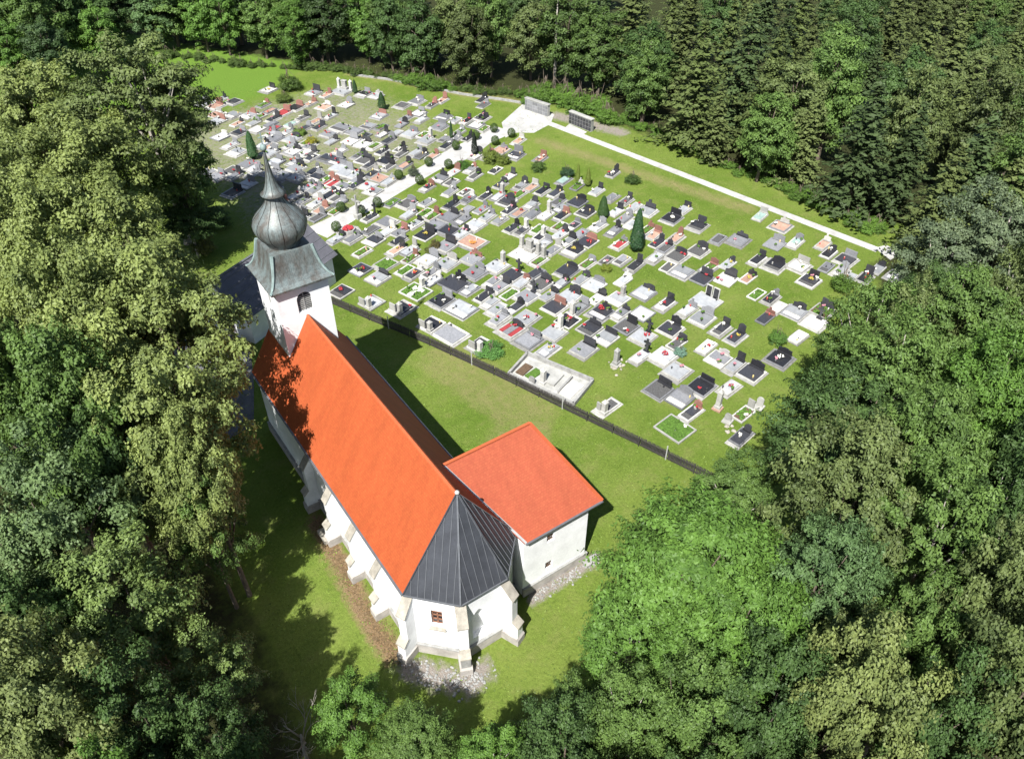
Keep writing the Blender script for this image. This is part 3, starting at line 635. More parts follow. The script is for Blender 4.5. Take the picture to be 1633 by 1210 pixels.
# ---------------------------------------------------------------- graves: read off the photograph in close-ups 5.761 times enlarged
TS = 5.761
TILES = {
(520, 380): """430 25 2 k G;360 110 1 b N;560 230 2 n N;700 40 1 k G;630 95 1 p K y;660 180 1 b R;760 110 1 w W;330 280 2 k N f;500 350 2 w K;720 290 1 n N;
 820 330 1 k W o;840 480 3 n X;1150 400 3 k K;1100 240 2 w W;930 190 2 w G;980 310 1 g G;1060 570 2 k G;1240 650 3 w N;1320 470 1 w N;1470 540 1 k K;1580 440 1 g N;
 1540 630 1 w N;140 490 2 k N f;420 590 2 w B;700 640 2 k B;970 790 2 k B;1150 880 3 g N;1430 985 2 k B;1350 200 2 g R;1360 300 2 g G;1310 40 3 p N o;1120 60 2 g K""",
(780, 370): """370 20 1 k O;900 90 2 k R f;770 170 2 k K y;1200 110 1 r G;350 210 3 w P;470 270 1 b O;60 320 2 w O;260 410 2 k C;700 370 2 k K;920 300 1 b G;970 490 2 w G;
 1340 310 1 k K;1200 250 1 g N;510 490 2 k K;120 510 1 g K;220 560 1 n N;370 600 2 g C;200 700 1 k K;80 650 1 w N;730 600 2 w K;590 670 2 k R;340 790 2 w N f;210 890 2 s K;
 740 800 2 k O f;990 720 2 k K f;1230 450 1 w W;1190 620 2 w O;1420 560 2 w K;1380 740 2 w N;930 890 2 k K;1190 840 2 k K;1350 930 2 w C f;1060 970 2 w K;870 1080 2 g K;
 370 990 2 g G;590 930 2 w O;540 1080 1 w N y;1520 30 1 p R;1560 110 1 k K;1400 1150 1 w C""",
(1000, 400): """260 60 1 w N;470 40 2 k K;380 150 1 t N;500 190 2 w N;640 10 2 k K;700 260 2 k K;770 160 1 b R;910 120 1 w K y;900 260 2 w K;720 470 3 w D;560 540 1 w G;690 620 2 w G;
 860 720 1 k K;1000 790 1 k K y;1110 250 1 p K y;1190 400 1 n N;1330 440 1 k G;1270 620 1 k R;1390 520 1 w N;1530 560 2 w K;1570 790 1 w N;1400 990 2 k K w;1140 1120 2 k K;
 980 1050 1 w K;850 1000 2 g W;730 880 1 w N f;410 720 2 k K;350 490 1 k K f;1200 80 1 k K;1380 140 2 k K""",
(990, 540): """500 290 2 w N;350 470 2 d K;560 560 2 g G;740 440 2 k K;600 690 1 k R;520 800 3 n N;1000 450 1 w N f;1130 690 1 b W;1105 900 1 k K;420 140 2 w N f;480 60 1 g K""",
(780, 530): """1090 680 1 k B""",
(1160, 310): """300 200 1 t W;490 290 2 p W;100 420 2 g K;440 460 2 g G;640 650 2 w W;740 790 2 k K y;620 440 1 t G;880 460 1 p W;930 540 1 k K;1090 600 2 k G;910 670 1 g N;1040 710 1 w G;
 1130 770 1 w N;1250 760 1 k K;1380 690 1 w K;1530 740 1 w N;870 1070 2 b K;800 1180 2 w C""",
(960, 230): """100 270 1 k K;90 490 1 g N;220 520 1 k K;310 580 1 w N;400 610 2 w K;640 680 2 k K w;750 600 1 w K;880 750 2 k K;1070 870 1 g N;130 620 1 w K;210 680 1 g G;270 740 1 w N;
 470 810 1 b R;500 920 1 k K;680 860 1 p R""",
(700, 230): """560 60 2 p G;700 100 2 k G;930 130 1 p R;520 240 1 k N;330 290 1 k K;640 300 1 w K;570 370 1 k K;240 440 1 t N f;430 490 1 k K;510 470 1 w O;600 520 2 k K;720 450 1 n N;
 770 390 1 g K;840 400 1 p W;950 430 1 k K;1070 450 1 k K;1150 330 1 t N;1270 390 1 b W;1450 430 1 w K;1000 640 1 w O;1130 540 1 g K;1250 530 2 k K;1090 590 1 w N;1340 630 2 k K;
 1140 660 1 k R;1230 750 1 k G;720 620 1 p N;860 640 1 g G;840 560 1 w K;650 620 1 k K;570 690 1 g N y;350 590 1 g G;90 650 2 g K;120 560 1 k K;280 630 1 g N;420 680 1 w G;
 350 730 2 w N;690 780 1 k K;830 830 1 k O;60 770 2 k G;910 780 1 n N""",
(430, 250): """920 560 1 k C;1090 620 2 g N;1260 430 2 g G;1130 420 1 n N;1450 420 1 w N;1400 500 1 n N;1430 720 2 k K y;1570 650 2 g N;1300 540 1 w G;480 330 1 w G;560 350 1 k K;650 280 1 r R;
 790 310 2 g N;930 310 2 w N f;480 480 1 p R;560 500 1 b G;430 400 1 w W;640 50 2 k G;500 30 1 k K;440 150 1 k G;690 140 2 w G;560 230 1 n N;880 60 1 k K;1060 80 1 k K;980 190 2 p N;
 300 210 2 w G;180 200 2 g G;270 340 1 w W;360 300 1 w G;330 420 1 g K""",
(570, 110): """170 250 2 w W;60 230 2 k G;420 330 2 k N;540 300 2 g G;690 330 1 k R;770 290 1 p R;550 410 2 w G;200 430 2 w R;400 510 1 g K;790 440 2 g K;750 530 2 g G;900 470 1 w N;1000 480 1 k K;
 1140 450 2 k K;1090 515 2 w N;960 590 1 b G;500 600 2 w G;400 620 1 w N;620 650 2 w O;780 640 1 g N;690 800 1 p R;1020 640 1 k K;1090 800 1 w K;80 540 2 g N;230 600 1 w K;60 690 2 w K;
 160 700 1 b N;230 760 1 k K;80 850 2 k K;400 740 1 k K;280 860 2 k K;520 760 1 w G;430 880 1 p K;300 1040 1 w G;160 1100 2 w N f;30 1090 1 k K;770 1000 2 g K;640 1090 1 k R;
 880 960 1 w R;860 1040 1 t N;1480 660 1 p W y""",
(300, 110): """250 340 2 p R;130 320 2 w G;300 280 1 g K;420 300 2 k N;250 420 2 p W;270 480 2 w R;430 430 2 w N;570 430 2 w R;470 510 1 p K;330 610 2 w W;480 580 2 k G;740 190 2 w K y;1150 220 2 w K;
 1280 235 1 p R;1400 210 3 w P;690 330 1 b R;740 385 1 p N;870 400 2 r R;1000 350 2 k R;1110 320 1 p R;1250 350 2 p W;1450 330 2 w G;790 460 1 k K;720 520 1 g N;820 550 1 r N f;940 510 1 t N;
 1050 450 1 k K;1190 470 1 p W;1200 535 1 k K;1290 440 1 w K;1060 550 1 k G;1400 540 3 g N;1560 560 2 g N;1300 595 2 w N;880 580 1 w G;840 650 2 g G;950 640 2 w K;750 600 1 w G;1500 660 2 w G;
 720 700 1 w K;1060 790 2 w K;1190 820 1 w N;1240 860 1 k N;1370 860 2 k N;1150 1010 2 k G;1420 920 2 w G;1050 970 2 w K;900 900 2 w G;970 1010 2 w N;1400 1090 1 r R;1240 1140 1 w N;
 1320 1170 1 k K;560 480 1 w G;620 560 2 w N;650 430 1 n N;390 700 1 w G;450 760 2 w N;560 900 2 g N;480 1010 1 g K;640 930 1 w G;420 940 2 g N;540 1060 2 w G;330 1010 2 g G;250 960 2 g N;450 1120 2 g K;
 1590 800 1 k K;1500 960 1 w N;1080 900 1 w G;820 800 2 w G;780 720 1 p N""",
}
SL_WORD = {'k': ('black_granite', 'dark granite'), 'g': ('grey_granite', 'grey granite'), 'w': ('pale_marble', 'pale stone'), 'r': ('red_gravel', 'red gravel'), 'p': ('terracotta', 'terracotta'),
           'n': ('planted_green', 'green planted'), 'b': ('brown_soil', 'brown earth'), 't': ('teal_stone', 'grey-green slab'), 's': ('grey_granite', 'red striped'), 'd': ('dark_gravel', 'dark gravel')}
ST_WORD = {'K': ('black_granite', 'black headstone'), 'G': ('grey_granite', 'grey headstone'), 'W': ('white_stone', 'white headstone'), 'R': ('red_granite', 'reddish headstone'), 'C': ('black_granite', 'dark cross'),
           'O': ('white_stone', 'white pillar'), 'B': ('white_stone', 'foot pillar'), 'D': ('black_granite', 'twin headstones'), 'P': ('white_stone', 'white monument'), 'X': ('white_stone', 'white cross slab'), 'N': (None, 'no headstone')}
FL_WORD = {'f': ('red_flower', 'red flowers'), 'y': ('yellow_flower', 'yellow flowers'), 'o': ('orange_flower', 'orange flowers'), 'w': ('white_flower', 'white flowers')}
G_ = []
for (ox, oy), txt in TILES.items():
    for e in txt.replace('\n', ' ').split(';'):
        q = e.split()
        if len(q) < 5: continue
        px, py = ox+float(q[0])/TS, oy+float(q[1])/TS
        p = ground_at(px, py, 0.15)
        G_.append(dict(px=px, py=py, p=p[:2].copy(), w={1: 1.12, 2: 1.95, 3: 2.75}[int(q[2])], n=int(q[2]), c=q[3], s=q[4], f=q[5] if len(q) > 5 else None))
rgf = random.Random(17); base_n = len(G_); tries = 0
while len(G_) < base_n+60 and tries < 9000:
    tries += 1; px = rgf.uniform(395, 1010); py = rgf.uniform(140, 520)
    if py > 400+(px-560)*0.45 or py < 250-(px-395)*0.25 or (px > 790 and py < 300+(px-790)*0.35): continue
    if seg_dist(np.array([px]), np.array([py]), [(505, 372), (560, 342), (640, 296), (690, 266), (735, 244), (770, 224), (804, 206)])[0] < 15: continue
    p = ground_at(px, py, 0.15)[:2]
    if math.hypot(p[0]-4, p[1]-42) < 10 or min(math.dist(p, g['p']) for g in G_) < 1.55: continue
    G_.append(dict(px=px, py=py, p=p.copy(), w=1.12, n=1, c=rgf.choice('kkgggwwwb'), s=rgf.choice('KKGGWRN'), f=None))
A0 = math.radians(16); ca, sa = math.cos(A0), math.sin(A0)
for g in G_:                                   # rows share a frame turned by 16 degrees
    g['u'] = g['p'][0]*ca+g['p'][1]*sa; g['v'] = -g['p'][0]*sa+g['p'][1]*ca; g['l'] = 2.15 if g['n'] < 3 else 2.4
PATHC = px_poly([(505, 372), (560, 342), (640, 296), (690, 266), (735, 244), (770, 224), (804, 206)])
def off_path(g):                               # nor on the bush path
    x, y = g['u']*ca-g['v']*sa, g['u']*sa+g['v']*ca
    for a, b in zip(PATHC[:-1], PATHC[1:]):
        e = np.array(b)-np.array(a); t = float(np.clip(((x-a[0])*e[0]+(y-a[1])*e[1])/(e@e), 0, 1)); dx, dy = x-a[0]-t*e[0], y-a[1]-t*e[1]; d = math.hypot(dx, dy)
        need = 1.30+g['w']/2
        if 1e-6 < d < need:
            dv = -dx*sa+dy*ca; g['v'] += (need-d)*(1 if dv >= 0 else -1); return
for it in range(60):                           # graves do not stand in one another
    mv_ = 0
    for g in G_: off_path(g)
    for i in range(len(G_)):
        a = G_[i]
        for j in range(i+1, len(G_)):
            b = G_[j]; du = b['u']-a['u']; dv = b['v']-a['v']
            ou = (a['l']+b['l'])/2+0.30-abs(du); ov = (a['w']+b['w'])/2+0.12-abs(dv)
            if ou > 0 and ov > 0:
                mv_ += 1
                if ov < ou*1.2: s = ov/2*(1 if dv >= 0 else -1); a['v'] -= s; b['v'] += s
                else: s = ou/2*(1 if du >= 0 else -1); a['u'] -= s; b['u'] += s
    if not mv_: break
if 0: print('graves', len(G_), 'overlaps left', mv_)
for g in G_:
    g['p'] = np.array([g['u']*ca-g['v']*sa, g['u']*sa+g['v']*ca]); g['px'], g['py'], _ = to_px((*g['p'], 0.1))
    # nearest landmark for the label
    px, py = g['px'], g['py']; fd = float(seg_dist(np.array([g['p'][0]]), np.array([g['p'][1]]), fp)[0])
    if fd < 3.6: z = 'along the picket fence'
    elif math.hypot(px-1013, py-392) < 62: z = 'near the tall cypress'
    elif math.hypot(px-590, py-375) < 55: z = 'near the round planter'
    elif px < 480 and py > 225: z = 'beside the spire'
    elif px < 430: z = 'in far left corner'
    elif py < 190 and px < 600: z = 'by the far meadow'
    elif seg_dist(np.array([px]), np.array([py]), [(505, 372), (640, 296), (735, 244), (804, 206)])[0] < 26: z = 'by the bush path'
    elif py < 372-(px-505)*0.55 - 20: z = 'in the far field'
    elif seg_dist(np.array([px]), np.array([py]), [(868, 194), (1090, 279), (1400, 399)])[0] < 60: z = 'near the long path'
    elif px > 1225: z = 'near right-hand trees'
    elif py > 575: z = 'in near right corner'
    elif px < 760: z = 'in near left field'
    elif px < 960 and py < 400: z = 'in upper middle field'
    elif px < 960: z = 'in lower middle field'
    else: z = 'in right-hand field'
    g['z'] = z
    sz = {1: 'single', 2: 'double', 3: 'wide'}[g['n']]
    d = f"{sz} {SL_WORD[g['c']][1]} grave with {ST_WORD[g['s']][1]}"
    if g['f']: d += f" and {FL_WORD[g['f']][1]}"
    g['d'] = d
from collections import defaultdict
byk = defaultdict(list)
for g in G_:
    if len(g['d'].split())+len(g['z'].split()) > 13: g['d'] = g['d'].replace(' granite', '').replace(' stone', '')
    byk[(g['d'], g['z'])].append(g)
for k, L in byk.items():
    L.sort(key=lambda g: g['px'])
    for i, g in enumerate(L):
        g['label'] = f"{g['d']} {g['z']}" + ('' if len(L) == 1 else f", {ordinal(i+1)} from left")

CACHE = {}
def cached(key, fn):
    if key not in CACHE: CACHE[key] = fn()
    return CACHE[key]
def kerb_mesh(w_, l, mat):
    def f():
        t, h = 0.13, 0.17; x, y = l/2, w_/2
        return MB().box(-x, x, -y, -y+t, 0, h, 0.015).box(-x, x, y-t, y, 0, h, 0.015).box(-x, -x+t, -y+t, y-t, 0, h-0.003, 0.015).box(x-t, x, -y+t, y-t, 0, h-0.003, 0.015).mesh('kerb', mat)
    return cached(('kerb', w_, l, mat), f)
def head_mesh(style, wd, ht, mat, k):
    def f():
        rg = random.Random(k*31+int(wd*100)); q = MB(); t = 0.14
        # upright in the y-z plane, thickness in x
        if style == 'slab':
            y = wd/2
            if k == 0: pts = [(-y, 0), (y, 0), (y, ht), (-y, ht)]
            elif k == 1: pts = [(-y, 0), (y, 0), (y, ht*0.72)]+[(y*math.cos(a), ht*0.72+ht*0.28*math.sin(a)) for a in np.linspace(0.3, math.pi-0.3, 7)]+[(-y, ht*0.72)]
            elif k == 2: pts = [(-y, 0), (y, 0), (y*0.95, ht*0.62), (y*0.2, ht), (-y*0.5, ht*0.93), (-y*0.97, ht*0.75)]
            elif k == 4: pts = [(-y, 0), (y, 0), (y, ht*0.55), (y*0.6, ht*0.62), (y*0.25, ht*0.9), (-y*0.2, ht), (-y*0.65, ht*0.95), (-y, ht*0.8)]
            elif k == 5: pts = [(-y, 0), (y, 0), (y*1.0, ht*0.5), (y*0.5, ht*0.56), (y*0.5, ht), (-y*0.05, ht*1.04), (-y*0.05, ht*0.6), (-y, ht*0.55)]
            else: pts = [(-y, 0), (y, 0), (y, ht*0.8), (y*0.45, ht*0.85), (y*0.3, ht), (-y*0.3, ht), (-y*0.45, ht*0.85), (-y, ht*0.8)]
            n = len(pts); vs = [(-t/2, a, b) for a, b in pts]+[(t/2, a, b) for a, b in pts]
            q.add(vs, [tuple(range(n-1, -1, -1)), tuple(range(n, 2*n))]+[(i, (i+1) % n, n+(i+1) % n, n+i) for i in range(n)])
        elif style == 'cross':
            q.box(-0.08, 0.08, -0.10, 0.10, 0, ht, 0.01).box(-0.075, 0.075, -wd/2, -0.102, ht*0.62, ht*0.62+0.2).box(-0.075, 0.075, 0.102, wd/2, ht*0.62, ht*0.62+0.2)
        elif style == 'pillar':
            y = 0.20; q.box(-y-0.08, y+0.08, -y-0.08, y+0.08, 0, 0.3, 0.03); q.box(-y, y, -y, y, 0.3, ht*0.8, 0.02)
            q.add([(-y-.04, -y-.04, ht*0.8), (y+.04, -y-.04, ht*0.8), (y+.04, y+.04, ht*0.8), (-y-.04, y+.04, ht*0.8), (0, 0, ht)], [(3, 2, 1, 0), (0, 1, 4), (1, 2, 4), (2, 3, 4), (3, 0, 4)])
        return q.mesh('headstone', mat)
    return cached((style, wd, ht, mat, k), f)
def bouquet_mesh(mat, k, n=7, spread=0.16, r=0.075):
    def f():
        rg = random.Random(k); q = MB()
        for i in range(n):
            a = rg.uniform(0, 6.28); d = spread*math.sqrt(rg.random())
            q.blob(d*math.cos(a), d*math.sin(a), 0.16+rg.uniform(0, 0.14), r*rg.uniform(0.8, 1.2), None, rg)
        return q.mesh('flowers', mat)
    return cached(('bq', mat, k, n, spread, r), f)
def vase_mesh(mat): return cached(('vase', mat), lambda: MB().lathe([(0.05, 0), (0.09, 0.02), (0.07, 0.12), (0.10, 0.2)], 8).mesh('vase', mat))
def lantern_mesh(mat): return cached(('lantern', mat), lambda: MB().lathe([(0.06, 0), (0.075, 0.03), (0.07, 0.2), (0.085, 0.22), (0.02, 0.3)], 8).mesh('lantern', mat))

for gi, g in enumerate(G_):
    rg = random.Random(gi*13+5); w_, l = g['w'], g['l']
    ang = math.radians(8+0.26*max(0, min(65, g['p'][1]))+rg.uniform(-2, 2))
    T = thing('grave', g['label'], 'grave', (g['p'][0], g['p'][1], 0), ang, 'graves of the cemetery')
    pale = rg.random() < 0.8
    km = 'white_stone' if pale else ('grey_granite' if rg.random() < 0.6 else 'concrete')
    if g['c'] in 'kgd' and rg.random() < 0.25: km = 'grey_granite'
    if rg.random() < 0.78:
        m1, m2 = rg.choice((0.12, 0.25, 0.4)), rg.choice((0.08, 0.14, 0.22))
        o = obj('apron', cached(('ap', w_, l, m1, m2), lambda: MB().box(-l/2-m1, l/2+m1*0.6, -w_/2-m2, w_/2+m2, 0, 0.055, 0.01).mesh('apron', 'apron_concrete')), T)
    zb = 0.05
    kb = obj('kerb', kerb_mesh(w_, l, km), T, (0, 0, zb))
    sm_ = SL_WORD[g['c']][0]; x, y = l/2-0.13, w_/2-0.13
    if g['c'] in 'kgwt' and rg.random() < 0.82:
        if rg.random() < 0.55: o = obj('slab', cached(('slab', w_, l, sm_), lambda: MB().box(-x-0.03, x-0.25, -y-0.03, y+0.03, 0, 0.075, 0.015).mesh('slab', sm_)), T, (0, 0, zb+0.172))
        else:
            o = obj('slab', cached(('slabi', w_, l, sm_), lambda: MB().box(-x*0.35, x-0.05, -y+0.02, y-0.02, 0, 0.07, 0.015).mesh('slab', sm_)), T, (0, 0, zb+0.15))
            gm = 'white_gravel' if g['c'] == 'w' or rg.random() < 0.4 else 'dark_gravel'
            obj('gravel_bed', cached(('bed', w_, l, gm), lambda: MB().box(-x+0.002, x-0.002, -y+0.002, y-0.002, 0, 0.10).mesh('gravel_bed', gm)), T, (0, 0, zb))
        top = zb+0.245
    else:
        bm_ = sm_ if g['c'] not in 'kgwts' else ('white_gravel' if g['c'] == 'w' else ('dark_gravel' if g['c'] != 's' else 'dark_gravel'))
        obj('bed', cached(('bed', w_, l, bm_), lambda: MB().box(-x+0.002, x-0.002, -y+0.002, y-0.002, 0, 0.10).mesh('bed', bm_)), T, (0, 0, zb)); top = zb+0.10
        if g['c'] == 's':
            obj('slab', cached(('strip', w_), lambda: MB().box(-x+0.05, x-0.2, -0.32, 0.32, 0, 0.08, 0.01).mesh('slab', 'grey_granite')), T, (0, 0, zb+0.09))
            for sg in (-1, 1):
                obj('red_bed', cached(('rb', w_, sg), lambda: MB().box(-x+0.03, x-0.1, min(sg*0.36, sg*(y-0.03)), max(sg*0.36, sg*(y-0.03)), 0, 0.05).mesh('red_bed', 'red_gravel')), T, (0, 0, zb+0.10))
        elif g['c'] in 'nb':
            q = MB(); rr = random.Random(gi)
            for _ in range(int(26*w_)): q.blob(rr.uniform(-x+0.12, x-0.12), rr.uniform(-y+0.1, y-0.1), 0.05, rr.uniform(0.08, 0.17), rr.uniform(0.06, 0.16), rr)
            o = obj('plants', q.mesh('plants', 'planted_green'), T, (0, 0, top)); o['kind'] = 'stuff'
    st = g['s']; hm = ST_WORD[st][0]; hx = l/2-0.10; hz = zb+0.17
    k = rg.choice((0, 0, 1, 2, 3, 4, 5))
    def plinth(xx, wd):
        return obj('plinth', cached(('pl', round(wd, 2), hm), lambda: MB().box(-0.14, 0.14, -wd/2-0.06, wd/2+0.06, 0, 0.14, 0.012).mesh('plinth', hm)), T, (xx, 0, hz))
    if st in 'KGWR':
        wd = round(min(w_*rg.choice((0.55, 0.68, 0.8)), 1.35), 2); ht = rg.choice((0.5, 0.6, 0.7, 0.85))
        plinth(hx-0.05, wd); obj('headstone', head_mesh('slab', wd, ht, hm, k), T, (hx-0.05, 0, hz+0.141))
    elif st == 'C':
        plinth(hx-0.05, 0.5); obj('headstone', head_mesh('cross', 0.75, 1.35, hm, 0), T, (hx-0.05, 0, hz+0.141))
    elif st == 'O':
        obj('pillar', head_mesh('pillar', 0.4, rg.choice((1.5, 1.8, 2.1)), hm, 0), T, (hx-0.12, rg.uniform(-0.2, 0.2), hz-0.12))
    elif st == 'B':
        obj('pillar', head_mesh('pillar', 0.4, rg.choice((1.3, 1.6)), 'white_stone', 0), T, (-hx+0.15, -w_*0.28, hz-0.12))
        obj('headstone', head_mesh('slab', round(w_*0.4, 2), 0.8, 'concrete', 0), T, (-hx+0.05, w_*0.2, hz))
    elif st == 'D':
        for yy in (-0.42, 0.42):
            h = obj('headstone', head_mesh('slab', 0.55, 1.15, 'black_granite', 0), T, (hx-0.05, yy, hz))
            obj('frame', cached(('fr',), lambda: MB().box(-0.05, 0.09, -0.36, -0.285, 0, 1.2).box(-0.05, 0.09, 0.285, 0.36, 0, 1.2).box(-0.05, 0.09, -0.284, 0.284, 1.152, 1.22).mesh('frame', 'white_stone')), h, (0, 0, 0))
    elif st == 'P':
        obj('monument', cached(('mon',), lambda: MB().box(-0.35, 0.35, -0.6, 0.6, 0, 0.4, 0.03).box(-0.22, 0.22, -0.4, 0.4, 0.402, 1.3, 0.03).box(-0.28, 0.28, -0.46, 0.46, 1.302, 1.42, 0.02).mesh('monument', 'white_stone')), T, (hx-0.3, 0, hz))
        for yy in (-w_*0.42, w_*0.42): obj('pillar', head_mesh('pillar', 0.4, 1.8, 'white_stone', 0), T, (hx-0.2, yy, hz-0.1))
    elif st == 'X':
        obj('cross_slab', cached(('xs',), lambda: MB().box(-x+0.05, x-0.05, -0.30, 0.30, 0, 0.12, 0.015).box(0.1, 0.7, -0.7, -0.302, 0, 0.117, 0.015).box(0.1, 0.7, 0.302, 0.7, 0, 0.117, 0.015).mesh('cross_slab', 'white_stone')), T, (0, 0, top+0.01))
        obj('pillar', head_mesh('pillar', 0.4, 1.5, 'white_stone', 0), T, (hx-0.12, 0, hz-0.1))
    # things set down on the grave are cut to what the photograph shows: bouquets, vases, candle lanterns
    if g['f']:
        fm = FL_WORD[g['f']][0]; big = g['n']
        o = obj('flowers', bouquet_mesh(fm, gi % 5, 8*big, 0.14+0.07*big, 0.07), T, (rg.uniform(-0.3, 0.3), rg.uniform(-0.15, 0.15)*w_, top-0.05)); o['kind'] = 'stuff'
    for _ in range(rg.choice((1, 1, 2, 3))):
        fx, fy = rg.choice((hx-0.45, hx-0.4, -0.2, -0.6)), rg.uniform(-0.36, 0.36)*w_
        if rg.random() < 0.6:
            obj('vase', vase_mesh(rg.choice(('black_granite', 'white_stone', 'grey_granite'))), T, (fx, fy, top-0.005))
            o = obj('flowers', bouquet_mesh(rg.choice(('white_flower', 'pink_flower', 'red_flower', 'white_flower', 'planted_green', 'planted_green', 'planted_green')), rg.randrange(4)), T, (fx, fy, top+0.02)); o['kind'] = 'stuff'
        else: obj('lantern', lantern_mesh(rg.choice(('lantern_red', 'gilt', 'white_stone', 'black_granite', 'black_granite'))), T, (fx, fy, top-0.005))

# walled family plot by the fence
cp_ = px_poly([(811, 600), (841, 567), (945, 610), (914, 648)])
plot = thing('family_plot', 'large concrete walled family plot with small beds beside the picket fence', 'grave plot')
obj('floor', MB().prism(cp_, 0, 0.06).mesh('floor', 'concrete'), plot)
for a, b in zip(cp_, cp_[1:]+cp_[:1]):
    q = MB(); q.bar((*a, 0.05), (*b, 0.05), 0.22, 0.42); obj('kerb_wall', q.mesh('kerb_wall', 'grey_stone'), plot)
def loc_bar(px1, px2, wd, ht, mat, nm, z=0.062):
    a, b = px_poly([px1, px2]); q = MB(); q.bar((*a, z), (*b, z), wd, ht); return obj(nm, q.mesh(nm, mat), plot)
loc_bar((828, 598), (844, 584), 0.85, 0.14, 'brown_soil', 'bed'); loc_bar((842, 604), (860, 592), 0.85, 0.14, 'planted_green', 'bed')
loc_bar((872, 613), (888, 596), 1.5, 0.22, 'concrete', 'tomb_slab'); loc_bar((890, 628), (912, 604), 0.16, 0.3, 'grey_stone', 'kerb_wall'); loc_bar((900, 632), (922, 612), 1.3, 0.10, 'white_gravel', 'bed')
c = px_poly([(866, 612)])[0]; obj('pillar', head_mesh('pillar', 0.4, 1.9, 'white_stone', 0), plot, (*c, 0.06), 0.3)
c = px_poly([(848, 612)])[0]; obj('headstone', head_mesh('slab', 0.6, 0.8, 'grey_stone', 1), plot, (*c, 0.06), 0.4)

# round planter at the foot of the bush path
c = ground_at(556, 371); pl = thing('round_planter', 'octagonal white stone planter with big red flower clump near the tower', 'planter', (c[0], c[1], 0), 0.3)
obj('base', MB().lathe([(1.5, 0), (1.5, 0.14), (1.42, 0.16)], 8).mesh('base', 'white_stone'), pl)
obj('rim', MB().lathe([(0.75, 0.17), (0.85, 0.19), (0.85, 0.55), (0.72, 0.58), (0.6, 0.40)], 8).mesh('rim', 'concrete'), pl)
o = obj('flowers', bouquet_mesh('red_flower', 3, 46, 0.55, 0.15), pl, (0, 0, 0.36)); o['kind'] = 'stuff'
c = ground_at(571, 348); cx_ = thing('stone_crucifix', 'tall grey stone crucifix beside the round planter', 'crucifix', (c[0], c[1], 0), 0.3)
obj('base', MB().box(-0.35, 0.35, -0.35, 0.35, 0, 0.6, 0.04).mesh('base', 'concrete'), cx_); obj('cross', MB().box(-0.09, 0.09, -0.11, 0.11, 0.602, 3.0).box(-0.08, 0.08, -0.7, -0.112, 2.15, 2.37).box(-0.08, 0.08, 0.112, 0.7, 2.15, 2.37).mesh('cross', 'grey_stone'), cx_)
# weathered monuments that stand without a slab
for px, py, ht, lab, mt in ((982, 582, 1.9, 'old weathered stone monument with rubble on grass near the fence', 'grey_stone'), (1144, 652, 2.2, 'pale obelisk on pinkish base alone on the lower lawn', 'white_stone'),
                            (1210, 650, 1.0, 'lone grey upright gravestone near the dark right-hand trees', 'concrete'), (1160, 672, 0.7, 'small dark fallen gravestone on the lower lawn', 'grey_stone')):
    c = ground_at(px, py); t_ = thing('old_gravestone', lab, 'gravestone', (c[0], c[1], 0), 0.3)
    obj('base', MB().box(-0.4, 0.4, -0.4, 0.4, 0, 0.2, 0.03).mesh('base', 'terracotta' if px == 1144 else 'concrete'), t_)
    if ht > 1.5: obj('pillar', head_mesh('pillar', 0.4, ht, mt, 0), t_, (0, 0, 0.19))
    else: obj('headstone', head_mesh('slab', 0.6, ht, mt, 1), t_, (0, 0, 0.2))
    if px in (982, 1160):
        q = MB(); rr = random.Random(px)
        for _ in range(9): q.blob(rr.uniform(-1.3, 1.0), rr.uniform(-1.0, 1.0), 0.05, rr.uniform(0.08, 0.25), 0.12, rr, 0.4)
        o = obj('rubble', q.mesh('rubble', 'sandstone'), t_); o['kind'] = 'stuff'

# columbarium walls at the head of the long path
def columbarium(pa, pb, ht, rows, cols, lab, body, panel):
    a = ground_at(*pa)[:2]; b = ground_at(*pb)[:2]; L = math.dist(a, b); ang = math.atan2(b[1]-a[1], b[0]-a[0])
    t_ = thing('columbarium', lab, 'columbarium', (a[0], a[1], 0), ang)
    obj('body', MB().box(0, L, 0, 0.55, 0, ht, 0.03).mesh('body', body), t_)
    obj('coping', MB().box(-0.08, L+0.08, -0.06, 0.62, ht+0.002, ht+0.12, 0.02).mesh('coping', 'concrete'), t_)
    cw = L/cols; rh = (ht-0.2)/rows
    me_ = MB().box(0.03, cw-0.03, -0.03, -0.001, 0.03, rh-0.03, 0.004).mesh('niche_panel', panel)
    for r_ in range(rows):
        for c_ in range(cols): obj('niche_panel', me_, t_, (c_*cw, 0, 0.1+r_*rh))
columbarium((907, 197), (942, 211), 1.75, 3, 8, 'dark columbarium wall with black panels beside the long white path', 'grey_stone', 'black_granite')
columbarium((837, 175), (873, 187), 1.7, 3, 9, 'grey stone columbarium wall at the back of the white plaza', 'concrete', 'grey_granite')
# low retaining wall behind the far graves
wp = px_poly([(560, 120), (620, 128), (680, 140), (740, 152), (800, 160), (836, 166)])
rw = thing('retaining_wall', 'low grey kerb wall along the back edge of the cemetery', 'wall')
for a, b in zip(wp[:-1], wp[1:]):
    q = MB(); q.bar((*a, 0), (*b, 0), 0.30, 0.28); obj('wall_run', q.mesh('wall_run', 'grey_stone'), rw)
